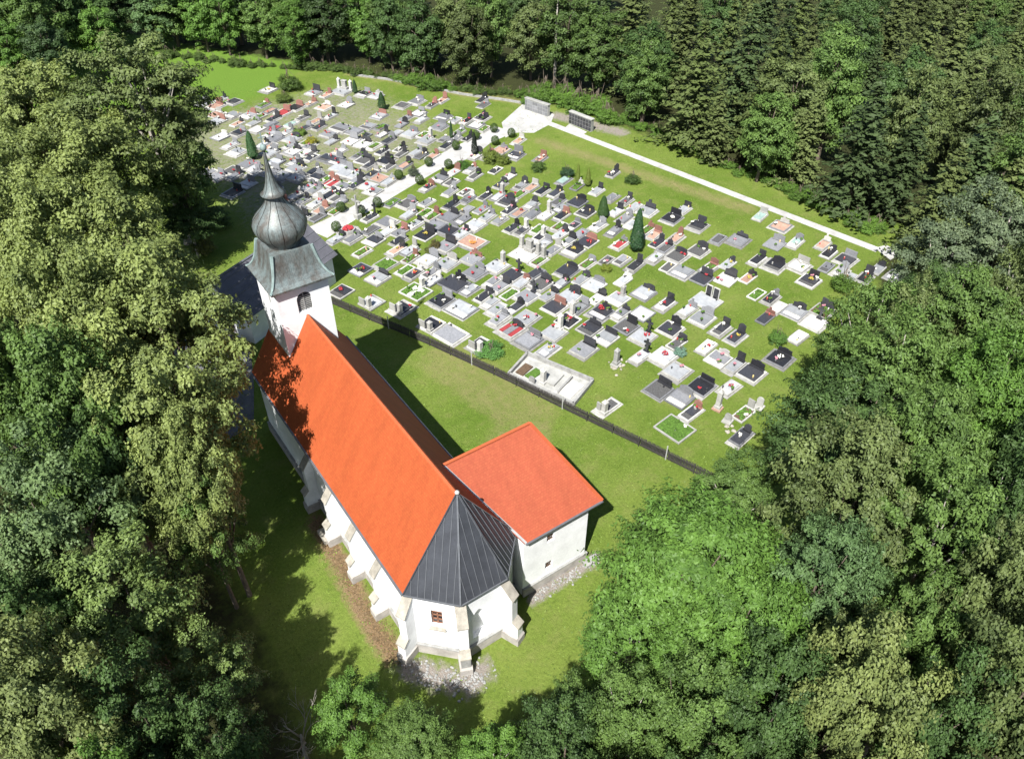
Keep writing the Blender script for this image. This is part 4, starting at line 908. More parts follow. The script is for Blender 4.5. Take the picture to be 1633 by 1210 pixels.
# ---------------------------------------------------------------- trees, shrubs
def leaf_mesh(name, C, Nn, size, ratio, var, mat, rs):
    """many small folded leaf faces: centres C, normals Nn"""
    n = len(C); Nn = Nn/np.linalg.norm(Nn, axis=1, keepdims=True)
    T = rs.normal(size=(n, 3)); T -= Nn*(T*Nn).sum(1, keepdims=True); T /= np.linalg.norm(T, axis=1, keepdims=True)
    Bv = np.cross(Nn, T); l = (size*rs.uniform(0.7, 1.3, n))[:, None]
    V = np.empty((n, 4, 3)); V[:, 0] = C-T*l*0.5; V[:, 2] = C+T*l*0.5
    V[:, 1] = C+Bv*l*ratio*0.5-Nn*l*0.10; V[:, 3] = C-Bv*l*ratio*0.5-Nn*l*0.10
    F = np.arange(n*4).reshape(n, 4)
    me = bpy.data.meshes.new(name); fill_mesh(me, V.reshape(-1, 3), F); me.materials.append(MATS[mat])
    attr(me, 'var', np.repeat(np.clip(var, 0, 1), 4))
    return me
def sphere_dirs(n, rs, zmin=-1.0):
    k = np.arange(n)+0.5; z = 1-(1-zmin)*k/n; a = math.pi*(1+5**0.5)*k+rs.uniform(0, 6)
    d = np.stack([np.sqrt(1-z*z)*np.cos(a), np.sqrt(1-z*z)*np.sin(a), z], 1)+rs.normal(size=(n, 3))*0.10
    return d/np.linalg.norm(d, axis=1, keepdims=True)
def crown(name, seed, R=5.0, RZ=5.4, ZC=10.0, boughs=120, per=250, rc=(0.75, 1.3), leaf=0.27, ratio=0.6, stretch=1.3, lumps=0.22, zmin=-0.55, fill=0.25, flat=0.72):
    rs = np.random.RandomState(seed)
    D = sphere_dirs(boughs, rs, zmin)
    lob = rs.normal(size=(9, 3)); lob /= np.linalg.norm(lob, axis=1, keepdims=True); amp = rs.uniform(-1, 1, 9)
    rr = 0.80+lumps*np.tanh(((D@lob.T)**3*amp).sum(1))+rs.uniform(-0.16, 0.14, boughs)
    inner = rs.random_sample(boughs) < fill; rr[inner] *= rs.uniform(0.45, 0.8, inner.sum())
    cen = D*rr[:, None]*np.array([R, R, RZ]); cr = rs.uniform(*rc, boughs); tint = rs.normal(size=boughs)*0.16
    Cs, Ns, Vs = [], [], []
    for i in range(boughs):
        n = int(per*(cr[i]/np.mean(rc))**2)
        d = rs.normal(size=(n, 3)); d /= np.linalg.norm(d, axis=1, keepdims=True)
        d[:, 2] = np.where(d[:, 2] < -0.35, -d[:, 2], d[:, 2])
        rad = cr[i]*(0.45+0.60*rs.random_sample(n)**0.6)*(0.85+0.3*np.sin(d[:, 0]*5+i)*np.sin(d[:, 1]*5+2*i))
        o = d*rad[:, None]; o[:, 2] *= flat
        o += D[i]*((o@D[i])*(stretch-1))[:, None]
        Cs.append(cen[i]+o)
        Ns.append(d*0.62+np.array([0, 0, 0.42])+D[i]*0.30+rs.normal(size=(n, 3))*0.42)
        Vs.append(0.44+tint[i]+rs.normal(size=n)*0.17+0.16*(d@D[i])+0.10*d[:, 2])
    C = np.concatenate(Cs); C[:, 2] += ZC
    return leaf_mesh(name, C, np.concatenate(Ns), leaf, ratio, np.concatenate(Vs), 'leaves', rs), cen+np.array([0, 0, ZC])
def trunk(name, seed, cen, ZC, r0=0.32, mat='bark', nl=12):
    rg = random.Random(seed); q = MB()
    top = Vector((rg.uniform(-0.4, 0.4), rg.uniform(-0.4, 0.4), ZC+2.5))
    q.tube([(0, 0, -1.2), (0.03, 0.02, 0.5), (0.08, -0.05, ZC*0.4), tuple(top*0.75), tuple(top)], [r0*1.35, r0, r0*0.85, r0*0.5, r0*0.12], 8)
    for i in rg.sample(range(len(cen)), min(nl, len(cen))):
        e = Vector(cen[i]); s = Vector((0.06, -0.03, max(2.2, min(e.z-1.5, ZC+0.5)*rg.uniform(0.5, 0.85))))
        m_ = s.lerp(e, 0.5)+Vector((rg.uniform(-.3, .3), rg.uniform(-.3, .3), -0.25))
        q.tube([tuple(s), tuple(m_), tuple(e)], [r0*0.42, r0*0.26, r0*0.07], 5)
    return q.mesh(name, mat, True)
def conifer(name, seed, H=15.0, R=2.7, whorls=36, nb=8, per=24, leaf=0.42):
    rs = np.random.RandomState(seed); Cs, Ns, Vs = [], [], []
    for k in range(whorls):
        t = (k+0.5)/whorls; z = 1.2+(H-1.4)*t; L = R*(1-t)**0.8*(0.72+0.5*rs.random_sample())+0.22
        a0 = rs.uniform(0, 6.28)
        for b in range(nb if t < 0.8 else nb-3):
            a = a0+6.283*b/nb+rs.normal()*0.2; Lb = L*rs.uniform(0.5, 1.2)*(1+0.22*math.sin(a*2+seed+z*0.7))
            if rs.random_sample() < 0.12: continue
            n = max(5, int(per*(0.35+Lb/R*0.75)))
            s = rs.random_sample(n)**0.7; wdt = 0.30*Lb*(1.05-s)+0.10
            lat = rs.uniform(-1, 1, n)*wdt; droop = 0.30*Lb*s**1.3-0.10*Lb*s**3
            dx, dy = math.cos(a), math.sin(a)
            Cs.append(np.stack([dx*Lb*s-dy*lat, dy*Lb*s+dx*lat, z+rs.normal()*0.12-droop-np.abs(lat)*0.35+rs.normal(size=n)*0.07], 1))
            Ns.append(np.stack([dx*0.35+rs.normal(size=n)*0.3, dy*0.35+rs.normal(size=n)*0.3, 0.85+rs.normal(size=n)*0.2], 1))
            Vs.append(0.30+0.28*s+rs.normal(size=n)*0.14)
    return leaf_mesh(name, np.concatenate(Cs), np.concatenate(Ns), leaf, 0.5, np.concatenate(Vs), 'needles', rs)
def conifer_trunk(name, H=15.0, r0=0.2, mat='bark'):
    return MB().tube([(0, 0, -1.2), (0, 0, 1), (0, 0, H*0.5), (0, 0, H-0.3)], [r0*1.3, r0, r0*0.6, 0.03], 7).mesh(name, mat, True)

KIND = {}
def proto(kind, me, tr, R, ZC): KIND[kind] = (me, tr, R, ZC)
for kd, sd, kw in (('lime', 3, dict(boughs=125, per=270, rc=(0.5, 1.05), leaf=0.24, lumps=0.30, stretch=1.35, flat=0.9, fill=0.35)),
                   ('lime2', 11, dict(boughs=115, per=270, rc=(0.5, 1.15), leaf=0.24, lumps=0.38, stretch=1.4, flat=0.9, fill=0.35)),
                   ('maple', 5, dict(boughs=75, per=330, rc=(0.7, 1.3), leaf=0.25, lumps=0.40, fill=0.35, stretch=1.5)),
                   ('hornbeam', 8, dict(boughs=210, per=190, rc=(0.4, 1.05), leaf=0.27, ratio=0.42, lumps=0.20, stretch=2.0, flat=0.5)),
                   ('hornbeam2', 21, dict(boughs=190, per=190, rc=(0.4, 1.1), leaf=0.26, ratio=0.5, lumps=0.26, stretch=1.8, flat=0.55)),
                   ('far', 30, dict(boughs=120, per=160, rc=(0.7, 1.35), leaf=0.36, lumps=0.26, RZ=7.0, ZC=8.2, zmin=-0.92)),
                   ('far2', 37, dict(boughs=115, per=160, rc=(0.7, 1.5), leaf=0.36, lumps=0.34, RZ=7.4, ZC=8.4, zmin=-0.92)),
                   ('thin', 44, dict(boughs=120, per=200, rc=(0.5, 1.05), leaf=0.24, lumps=0.35, fill=0.25))):
    me_, cen = crown('crown', sd, **kw)
    proto(kd, me_, trunk('trunk', sd, cen, 10.0, mat='pale_bark' if kd in ('thin', 'hornbeam2') else 'bark', nl=18 if kd == 'thin' else 12), 5.0, 10.0)
for kd, sd, kw in (('spruce', 2, dict()), ('spruce2', 9, dict(R=2.3, nb=7)), ('fir', 15, dict(R=3.2, whorls=30, nb=9, leaf=0.46))):
    proto(kd, conifer('crown', sd, **kw), conifer_trunk('trunk'), kw.get('R', 2.7), 15.0)
def bush_proto(kd, sd, boughs, per, leaf, rz, rc=(0.22, 0.4), zc=0.55, ratio=0.6):
    me_, cen = crown('foliage', sd, 1.0, rz, zc, boughs, per, rc, leaf, ratio, 1.2, 0.2, -0.5, 0.2)
    proto(kd, me_, trunk('stem', sd, cen, 0.4, 0.05, nl=5), 1.0, 1.0)
bush_proto('bush', 51, 60, 90, 0.10, 0.85)
bush_proto('bush2', 52, 45, 110, 0.11, 1.0)
def solid_leaf(kd, sd, shape, n, leaf):
    rs = np.random.RandomState(sd); d = rs.normal(size=(n, 3)); d /= np.linalg.norm(d, axis=1, keepdims=True)
    if shape == 'ball': C = d*np.array([1, 1, 1.05])*rs.uniform(0.86, 1.03, (n, 1))+np.array([0, 0, 1.15]); Nn = d+rs.normal(size=(n, 3))*0.3
    else:
        t = rs.random_sample(n)**0.75; a = rs.uniform(0, 6.283, n); r = (np.minimum(1, t*6))*(1-t)**0.55*rs.uniform(0.82, 1.05, n)*(1+0.12*np.sin(a*5+t*9))
        C = np.stack([r*np.cos(a), r*np.sin(a), 0.15+t*6.2], 1); Nn = np.stack([np.cos(a), np.sin(a), np.full(n, 0.7)], 1)+rs.normal(size=(n, 3))*0.35
    me_ = leaf_mesh('foliage', C, Nn, leaf, 0.6, 0.5+rs.normal(size=n)*0.2, 'leaves', rs)
    proto(kd, me_, MB().tube([(0, 0, -0.1), (0, 0, 0.6), (0, 0, 1.2)], [0.10, 0.08, 0.05], 6).mesh('stem', 'bark'), 1.0, 1.0)
solid_leaf('ball', 61, 'ball', 2600, 0.13)
solid_leaf('cypress', 62, 'cone', 5200, 0.20)

NAME = {'lime': 'lime_tree', 'lime2': 'lime_tree', 'maple': 'maple_tree', 'hornbeam': 'hornbeam_tree', 'hornbeam2': 'hornbeam_tree', 'far': 'broadleaf_tree', 'far2': 'broadleaf_tree', 'thin': 'broadleaf_tree',
        'spruce': 'spruce_tree', 'spruce2': 'spruce_tree', 'fir': 'fir_tree', 'bush': 'bush', 'bush2': 'bush', 'ball': 'clipped_bush', 'cypress': 'cypress_tree'}
def plant(kind, x, y, z, s, sz, col, label, cat, group=None, rz=None):
    me_, tr, R, ZC = KIND[kind]
    T = thing(NAME[kind], label, cat, (x, y, z), rnd.uniform(0, 6.28) if rz is None else rz, group)
    T.scale = (s, s, sz)
    if kind[:3] in ('spr', 'fir', 'far'): T.rotation_euler[0] = rnd.uniform(-0.05, 0.05); T.rotation_euler[1] = rnd.uniform(-0.05, 0.05); T.scale = (s*rnd.uniform(0.85, 1.2), s*rnd.uniform(0.85, 1.2), sz)
    small = kind in ('bush', 'bush2', 'ball', 'cypress')
    c = obj('foliage' if small else 'crown', me_, T); c.color = (*col, 1)
    obj('stem' if small else 'trunk', tr, T)
    return T
LIME, YEL, MID, DRK, HORN, OLV, BLU, GRY = (0.172, 0.214, 0.068), (0.205, 0.226, 0.070), (0.090, 0.150, 0.038), (0.056, 0.100, 0.030), (0.088, 0.168, 0.032), (0.106, 0.140, 0.048), (0.080, 0.138, 0.052), (0.108, 0.144, 0.080)
def tree_px(kind, px, py, r, zc, col, label, group=None, zk=1.0):
    """crown centre seen at (px, py), crown radius r pixels, crown centre zc metres above the ground"""
    p = ground_at(px, py, zc); dep = (p-CAM)@FW; R = r*dep/FPX; g0 = float(terrain(p[0], p[1]))
    k = KIND[kind]; s = R/k[2]
    sz = (zc-g0)/k[3]*zk if kind not in ('spruce', 'spruce2', 'fir') else (zc-g0)*2/k[3]
    plant(kind, p[0], p[1], g0, s, sz, col, label, 'tree', group)
WOODL, WOODR = 'trees left of the church', 'trees right of the church'
for a in (
 ('hornbeam2', 238, 190, 108, 14.5, OLV, 'big dark olive tree at the left edge of the far cemetery', WOODL),
 ('lime', 55, 200, 92, 13, LIME, 'pale lime tree at the left edge below the green wood', WOODL),
 ('lime2', 130, 300, 105, 13, LIME, 'yellow-green lime tree left of the spire', WOODL),
 ('lime', 30, 330, 90, 13, LIME, 'lime tree cut by the left edge, level with the spire', WOODL),
 ('lime2', 60, 425, 100, 14, LIME, 'lime tree cut by the left edge, level with the onion dome', WOODL),
 ('lime', 215, 420, 105, 13.5, LIME, 'pale lime tree facing the onion dome and tower yard', WOODL),
 ('lime2', 265, 545, 118, 14, LIME, 'large pale lime tree beside the nave, nearest the tower', WOODL),
 ('lime', 110, 560, 108, 15, LIME, 'tall lime tree second in from the left edge beside the nave', WOODL),
 ('lime', 275, 690, 112, 13, LIME, 'large lime tree shading the middle of the nave wall', WOODL),
 ('lime2', 150, 690, 110, 14, MID, 'green lime tree behind the one shading the nave wall', WOODL),
 ('lime', 30, 650, 90, 14, MID, 'green lime tree cut by the left edge, level with the nave', WOODL),
 ('lime2', 330, 770, 75, 11.5, LIME, 'lime tree reaching the lawn at the dark end of the nave wall', WOODL),
 ('maple', 330, 850, 58, 8, MID, 'darker low tree under the limes at the nave corner', WOODL),
 ('hornbeam2', 300, 352, 46, 4.5, DRK, 'low dark tree beside the shaded yard left of the spire', WOODL),
 ('lime', 290, 285, 62, 9, MID, 'smaller green tree under the big dark olive tree', WOODL),
 ('lime2', 180, 800, 75, 11, DRK, 'dark shaded tree between the limes and the lower maples', WOODL),
 ('maple', 80, 860, 112, 12, (0.118, 0.176, 0.072), 'bluish green maple cut by the lower left edge', WOODL),
 ('maple', 225, 985, 108, 9.5, (0.130, 0.186, 0.056), 'green maple with spreading boughs in the lower left', WOODL),
 ('maple', 355, 1075, 78, 6.5, (0.130, 0.186, 0.056), 'green maple nearest the shaded lawn in the lower left', WOODL),
 ('lime', 45, 1010, 85, 11, DRK, 'dark tree at the left edge below the bluish maple', WOODL),
 ('lime2', 75, 1150, 110, 12, (0.150, 0.186, 0.066), 'olive tree filling the bottom left corner', WOODL),
 ('maple', 245, 1165, 85, 10, DRK, 'dark tree at the bottom edge beside the corner tree', WOODL),
 ('maple', 360, 1195, 70, 8, DRK, 'low dark tree at the bottom edge left of the bare tree', WOODL),
 ('maple', 555, 1135, 62, 4.5, HORN, 'bright green young tree at the bottom edge beside the bare tree', WOODL),
 ('hornbeam', 660, 1190, 66, 4.5, MID, 'green tree at the bottom edge below the apse', WOODR),
 ('hornbeam2', 790, 1215, 62, 6, HORN, 'bright green tree at the bottom edge below the lawn', WOODR),
 ('hornbeam', 918, 1145, 58, 7, MID, 'green tree at the lower edge of the lawn', WOODR),
 ('maple', 900, 1215, 75, 8, DRK, 'dark tree at the bottom edge right of the lawn', WOODR),
 ('hornbeam', 1100, 920, 142, 10, HORN, 'large bright green hornbeam in front of the sacristy', WOODR),
 ('hornbeam2', 1010, 1010, 92, 8, HORN, 'bright hornbeam on the near left side of the large hornbeam', WOODR),
 ('hornbeam', 1180, 1010, 110, 10, HORN, 'bright hornbeam on the near right side of the large hornbeam', WOODR),
 ('thin', 1175, 790, 72, 6, MID, 'thin green tree with pale branches at the end of the picket fence', WOODR),
 ('hornbeam2', 1062, 862, 48, 5, MID, 'small green tree closest to the sacristy corner', WOODR),
 ('hornbeam2', 1378, 560, 74, 10, MID, 'green tree covering the right end of the grave rows', WOODR),
 ('lime', 1455, 560, 70, 11, OLV, 'olive topped tree beside the end of the grave rows', WOODR),
 ('hornbeam', 1344, 702, 108, 11, DRK, 'dark dense tree bulging over the right-hand lawn', WOODR),
 ('hornbeam2', 1420, 650, 100, 12, MID, 'green tree behind the dark bulging one', WOODR),
 ('lime2', 1360, 810, 112, 12, OLV, 'olive tree with pale tips behind the large hornbeam', WOODR),
 ('hornbeam', 1470, 760, 105, 13, MID, 'green tree right of the pale tipped olive tree', WOODR),
 ('thin', 1512, 425, 78, 10, GRY, 'grey-green willow by the end of the long path', WOODR),
 ('thin', 1590, 395, 90, 12, GRY, 'grey willow with bare pale branches near the right edge', WOODR),
 ('hornbeam2', 1462, 500, 56, 8, DRK, 'dark tree below the grey-green willow', WOODR),
 ('hornbeam', 1530, 545, 95, 12, MID, 'green tree below the bare branched willow', WOODR),
 ('hornbeam2', 1615, 520, 80, 13, OLV, 'olive green tree at the right edge below the willow', WOODR),
 ('hornbeam', 1560, 670, 95, 13, HORN, 'bright green tree near the right edge, level with the nave', WOODR),
 ('maple', 1630, 770, 85, 13, DRK, 'dark gappy tree cut by the right edge', WOODR),
 ('hornbeam2', 1480, 890, 100, 12, MID, 'green tree right of the large hornbeam', WOODR),
 ('hornbeam', 1300, 940, 95, 11, BLU, 'bluish green tree between hornbeam and olive tree', WOODR),
 ('hornbeam2', 1585, 880, 90, 13, DRK, 'dark tree near the right edge above the olive corner tree', WOODR),
 ('lime', 1570, 1010, 95, 13, OLV, 'olive tree near the lower right edge', WOODR),
 ('lime2', 1340, 1130, 105, 12, (0.145, 0.180, 0.060), 'pale olive-green tree at the bottom edge right of centre', WOODR),
 ('maple', 1220, 1150, 90, 10, DRK, 'dark tree at the bottom edge below the hornbeams', WOODR),
 ('maple', 1090, 1150, 85, 9, MID, 'green tree at the bottom edge below the large hornbeam', WOODR),
 ('hornbeam2', 1000, 1165, 80, 8, MID, 'green tree at the bottom edge, second right of the lawn', WOODR),
 ('lime', 1470, 1060, 85, 11, MID, 'green tree left of the lower right olive tree', WOODR),
 ('maple', 1600, 1150, 100, 13, OLV, 'olive tree in the bottom right corner', WOODR),
 ('maple', 1470, 1175, 85, 11, DRK, 'dark tree at the bottom edge near the right corner', WOODR)):
    tree_px(*a)
# the same woods go on outside the picture
ro = random.Random(3)
for side, spots in (('right', [(1735+80*(k % 2), 470+72*k) for k in range(11)]+[(1900, 560+110*k) for k in range(6)]), ('bottom', [(-40+112*k, 1322+34*(k % 2)) for k in range(16)]), ('left', [(-110, 250+150*k) for k in range(7)])):
    for i, (px, py) in enumerate(spots):
        low = side == 'bottom' and 380 < px < 960
        tree_px(ro.choice(('hornbeam', 'hornbeam2', 'lime', 'maple')), px, py, ro.uniform(60, 70) if low else ro.uniform(82, 100), 4.5 if low else ro.uniform(8, 10) if side == 'bottom' else ro.uniform(10, 13), tuple(np.array(ro.choice((MID, OLV, DRK, HORN)))*ro.uniform(0.9, 1.1)),
                f"broadleaf tree beyond the {side} edge of the picture, {ordinal(i+1)} {'from left' if side == 'bottom' else 'from top'}", 'woods beyond the picture edges')
# bare tree at the bottom edge
p = ground_at(470, 1160, 4.0); bt_ = thing('bare_tree', 'leafless grey tree at the bottom edge', 'tree', (p[0], p[1], 0))
q = MB(); rg = random.Random(4)
def limb(a, d, L, r, dep):
    b = a+d*L; q.tube([tuple(a), tuple(a.lerp(b, 0.5)+Vector((rg.uniform(-.1, .1), rg.uniform(-.1, .1), 0.05))*L*0.4), tuple(b)], [r, r*0.75, r*0.5], 5)
    if dep:
        for _ in range(rg.choice((3, 4))):
            n_ = (d+Vector((rg.uniform(-1, 1), rg.uniform(-1, 1), rg.uniform(-0.1, 0.7)))*0.75).normalized()
            limb(a.lerp(b, rg.uniform(0.45, 1.0)), n_, L*rg.uniform(0.5, 0.75), r*0.45, dep-1)
limb(Vector((0, 0, -0.2)), Vector((0.05, 0, 1)), 3.2, 0.13, 4)
obj('trunk', q.mesh('trunk', 'pale_bark', True), bt_)

# the wood behind and to the right, one tree at a time
edge_px = [(-400, 190), (120, 150), (200, 92), (270, 88), (330, 98), (430, 108), (540, 112), (600, 122), (700, 138), (800, 150), (850, 156), (930, 168), (985, 190), (1040, 218), (1130, 268), (1220, 304), (1300, 338), (1400, 378), (1440, 405), (1500, 420), (1640, 470), (2200, 700)]
ex = [a for a, b in edge_px]; ey = [b for a, b in edge_px]
cand = []; rf = random.Random(99)
st_ = 6.0
for iy in range(int(-60/st_), int(250/st_)):
    for ix in range(int(-40/st_), int(250/st_)):
        x = (ix+0.5*(iy % 2)+rf.uniform(-0.3, 0.3))*st_; y = (iy+rf.uniform(-0.3, 0.3))*st_*0.92
        z = float(terrain(x, y)); bx, by, bd = to_px((x, y, z))
        if bd < 60: continue
        mx_, my_, md_ = to_px((x, y, z+8))
        if mx_ < -60 or mx_ > PW+70 or my_ < -60: continue
        if by > np.interp(bx, ex, ey)-2: continue
        if math.hypot(x-1.6, y-68) < 8: continue
        cand.append((bd, x, y, z, mx_, my_, by))
cand.sort()
cell = 6; gw, gh = int(PW/cell)+24, int(PH/cell)+12; cov = np.zeros((gh, gw), bool)
gy_, gx_ = np.mgrid[0:gh, 0:gw]; gx_ = (gx_-12)*cell; gy_ = (gy_-6)*cell
rows = []
for bd, x, y, z, mx_, my_, by in cand:
    k = by-np.interp(mx_, ex, ey); front = k > -22
    con = 0.08 if mx_ < 420 else 0.22 if mx_ < 700 else 0.30 if mx_ < 950 else 0.60
    if front and mx_ < 950: con *= 0.5
    if rf.random() < con:
        kd = rf.choice(('spruce', 'spruce2', 'fir')); h = rf.uniform(10.5, 18.5); s = h/15.0*rf.uniform(1.15, 1.5); sz = h/15.0; R_ = 2.3*s; hz = h
        col = tuple(np.array(rf.choice([(0.046, 0.070, 0.026), (0.072, 0.096, 0.030), (0.088, 0.112, 0.038)]))*rf.uniform(0.65, 1.25)); w_ = 'spruce' if kd != 'fir' else 'fir'
    else:
        kd = rf.choice(('far', 'far2')); s = rf.uniform(0.75, 1.02); sz = rf.uniform(0.80, 1.05); R_ = 5*s; hz = 15*sz
        pal = [MID, DRK, HORN, BLU] if mx_ < 480 else [OLV, MID, MID, DRK, DRK, OLV] if mx_ > 650 else [MID, HORN, DRK, BLU]
        col = tuple(np.array(rf.choice(pal))*rf.uniform(0.65, 1.2)); w_ = 'broadleaf tree'
    if front: s *= 0.85; sz *= 0.8; hz *= 0.8; R_ *= 0.85
    tx, ty, td = to_px((x, y, z+hz)); r_ = R_*FPX/td
    yc = (ty+by)/2; ry = max((by-ty)/2, 4)
    m_ = ((gx_-mx_)/r_)**2+((gy_-yc)/ry)**2 < 1
    new = m_ & ~cov
    if new.sum() < 14 or (new.sum() < 0.24*m_.sum()): continue
    cov |= (((gx_-mx_)/(r_*0.85))**2+((gy_-yc)/(ry*0.9))**2 < 1)
    rows.append([kd, x, y, z, s, sz, col, w_, mx_, by, front])
print('wood trees', len(cand), 'kept', len(rows))
zone_of = lambda mx_: 'behind the far meadow' if mx_ < 560 else 'behind the plaza' if mx_ < 960 else 'right of the long path'
cnt = defaultdict(list)
for r in rows: cnt[(r[7], r[10], zone_of(r[8]))].append(r)
for (w_, fr_, zn), L in cnt.items():
    L.sort(key=lambda r: r[8])
    for i, r in enumerate(L):
        r.append(f"{w_} {'at the front' if fr_ else 'deep inside'} of the wood {zn}" + (f", {ordinal(i+1)} from left" if len(L) > 1 else ''))
for kd, x, y, z, s, sz, col, w_, mx_, by, fr_, lab in rows:
    plant(kd, x, y, z-0.1, s, sz, col, lab, 'tree', 'trees of the wood behind the cemetery')
# dead pole standing at the wood's edge
c = ground_at(884, 140); dp = thing('dead_trunk', 'bare pale tree trunk standing at the wood edge above the plaza', 'tree trunk', (c[0], c[1], float(terrain(c[0], c[1]))))
obj('stem', MB().tube([(0, 0, -0.3), (0.05, 0, 4), (0, 0.1, 9), (0.1, 0, 13)], [0.28, 0.24, 0.18, 0.06], 7).mesh('stem', 'pale_bark', True), dp)

# scrub along the wood's edge
scrub = [(660, 130, 15), (678, 134, 18), (700, 139, 14), (635, 126, 9), (722, 143, 8), (760, 150, 7)]
for k in range(44):
    px = 268+k*13+rf.uniform(-5, 5); scrub.append((px, float(np.interp(px, ex, ey))+rf.uniform(-4, 1), rf.uniform(5, 11)))
line = [(832, 158, 16), (880, 152, 24), (930, 166, 24), (975, 190, 18), (1030, 206, 11), (1100, 240, 10), (1180, 275, 11), (1260, 306, 14), (1330, 336, 16), (1400, 370, 15)]
for k in range(78):
    t = k/77*(len(line)-1); a, b = line[int(t)], line[min(int(t)+1, len(line)-1)]; u = t-int(t)
    scrub.append((a[0]+(b[0]-a[0])*u+rf.uniform(-6, 6), a[1]+(b[1]-a[1])*u+rf.uniform(-9, 7), (a[2]+(b[2]-a[2])*u)*rf.uniform(0.35, 1.0)))
for i, (px, py, r) in enumerate(sorted(scrub)):
    c = ground_at(px, py+r*0.3); dep = (c-CAM)@FW; R = r*dep/FPX
    plant(rf.choice(('bush', 'bush2')), c[0], c[1], float(terrain(c[0], c[1])), R, R*0.8, tuple(np.array((0.095, 0.175, 0.03) if px > 820 or 630 < px < 730 else (0.075, 0.12, 0.03))*rf.uniform(0.75, 1.15)), f"green bramble bush along the wood edge, {ordinal(i+1)} from left", 'bush', 'bramble bushes along the wood edge')
# clipped bushes beside the path
balls = [(787.8, 204.6), (815.6, 212.4), (789.6, 224.6), (727, 232.4), (759.2, 215.9), (683.7, 258.4), (715, 261.9), (636, 279.2), (669, 287), (543.7, 330.7), (601.8, 323), (575.8, 336), (535.9, 362)]
for i, (px, py) in enumerate(sorted(balls)):
    c = ground_at(px, py, 0.65); plant('ball', c[0], c[1], 0.02, 0.58, 0.62, (0.055, 0.095, 0.022), f"round clipped evergreen bush beside the path, {ordinal(i+1)} from left", 'bush', 'clipped bushes along the path')
# single shrubs and conifers among the graves
for kd, px, py, s, sz, col, lab in (
 ('cypress', 1013, 402, 0.85, 0.85, (0.03, 0.075, 0.03), 'tall dark green cypress among the graves'), ('cypress', 961, 347, 0.75, 0.45, (0.04, 0.085, 0.025), 'shorter rounded cypress left of the tall one'),
 ('cypress', 921, 292, 0.35, 0.42, (0.13, 0.17, 0.03), 'left slim yellow-green column shrub on the open lawn'), ('cypress', 937, 298, 0.40, 0.42, (0.13, 0.17, 0.03), 'right slim yellow-green column shrub on the open lawn'),
 ('cypress', 757, 248, 0.5, 0.5, (0.012, 0.018, 0.012), 'black conifer beside the path widening'), ('cypress', 610, 175, 0.7, 0.42, (0.03, 0.07, 0.025), 'small dark conifer among the far graves'),
 ('cypress', 405, 254, 0.8, 0.62, (0.04, 0.10, 0.035), 'green conifer directly behind the spire finial'), ('cypress', 567, 150, 0.45, 0.35, (0.03, 0.07, 0.025), 'tiny dark conifer by the far meadow graves'),
 ('cypress', 720, 222, 0.3, 0.42, (0.03, 0.07, 0.03), 'slim dark conifer above the path widening'),
 ('bush', 463, 143, 1.75, 1.5, (0.06, 0.10, 0.022), 'large round dark bush on the far meadow edge'), ('bush2', 455, 162, 1.2, 0.8, (0.09, 0.13, 0.03), 'lower bush below the round meadow bush'),
 ('bush', 1008, 292, 1.0, 0.75, (0.05, 0.09, 0.022), 'round dark bush alone on the open lawn'), ('bush2', 857, 272, 0.85, 0.85, (0.07, 0.12, 0.03), 'green bush above the upper grave rows'),
 ('bush2', 782, 258, 1.1, 1.1, (0.12, 0.16, 0.03), 'yellow-green bush right of the path widening'), ('bush', 803, 262, 0.9, 0.9, (0.12, 0.16, 0.03), 'smaller yellow-green bush beside the other one'),
 ('bush2', 905, 281, 0.9, 0.75, (0.035, 0.07, 0.035), 'dark blue-green bush left of the column shrubs'), ('bush', 737, 268, 1.0, 0.65, (0.06, 0.13, 0.025), 'low wide green bush beside the path'),
 ('bush', 1339, 462, 1.15, 1.25, (0.07, 0.13, 0.02), 'bright green bush by the right-hand trees'), ('bush2', 1240, 546, 0.85, 0.8, (0.08, 0.16, 0.03), 'small loose green shrub on the right lawn'),
 ('bush', 783, 562, 1.3, 0.55, (0.09, 0.20, 0.05), 'low pale green spreading shrub near the picket fence'), ('bush2', 967, 431, 0.6, 0.45, (0.16, 0.20, 0.03), 'yellow-green dwarf shrub between middle graves'),
 ('bush', 497, 230, 0.85, 0.7, (0.26, 0.25, 0.03), 'yellow shrub among the far graves'), ('bush2', 478, 215, 0.9, 0.5, (0.12, 0.19, 0.04), 'light green low shrub left of the yellow one'),
 ('bush2', 685, 405, 0.55, 0.5, (0.10, 0.12, 0.03), 'olive dwarf shrub among the near left graves'), ('bush', 695, 395, 0.6, 0.6, (0.09, 0.08, 0.03), 'brownish dwarf shrub among the near left graves'),
 ('bush2', 1085, 566, 0.6, 0.5, (0.14, 0.24, 0.19), 'pale grey-green shrub by the red flower grave'), ('bush', 660, 280, 0.7, 0.8, (0.07, 0.09, 0.06), 'grey-green bush on the far side of the path'),
 ('bush2', 330, 405, 1.2, 1.6, (0.12, 0.13, 0.04), 'small yellowish tree-like bush in the shaded yard'), ('bush', 350, 360, 1.6, 1.2, (0.06, 0.10, 0.02), 'dark bush in the shaded yard left of the dome'),
 ('bush2', 372, 560, 1.0, 0.8, (0.06, 0.11, 0.02), 'green bush in the shade beside the mortuary'), ('bush', 855, 945, 0.01, 0.01, (0.06, 0.11, 0.02), 'x x x x')):
    if s < 0.1: continue
    c = ground_at(px, py); plant(kd, c[0], c[1], 0, s, sz, col, lab, 'bush' if 'bush' in kd else 'conifer')
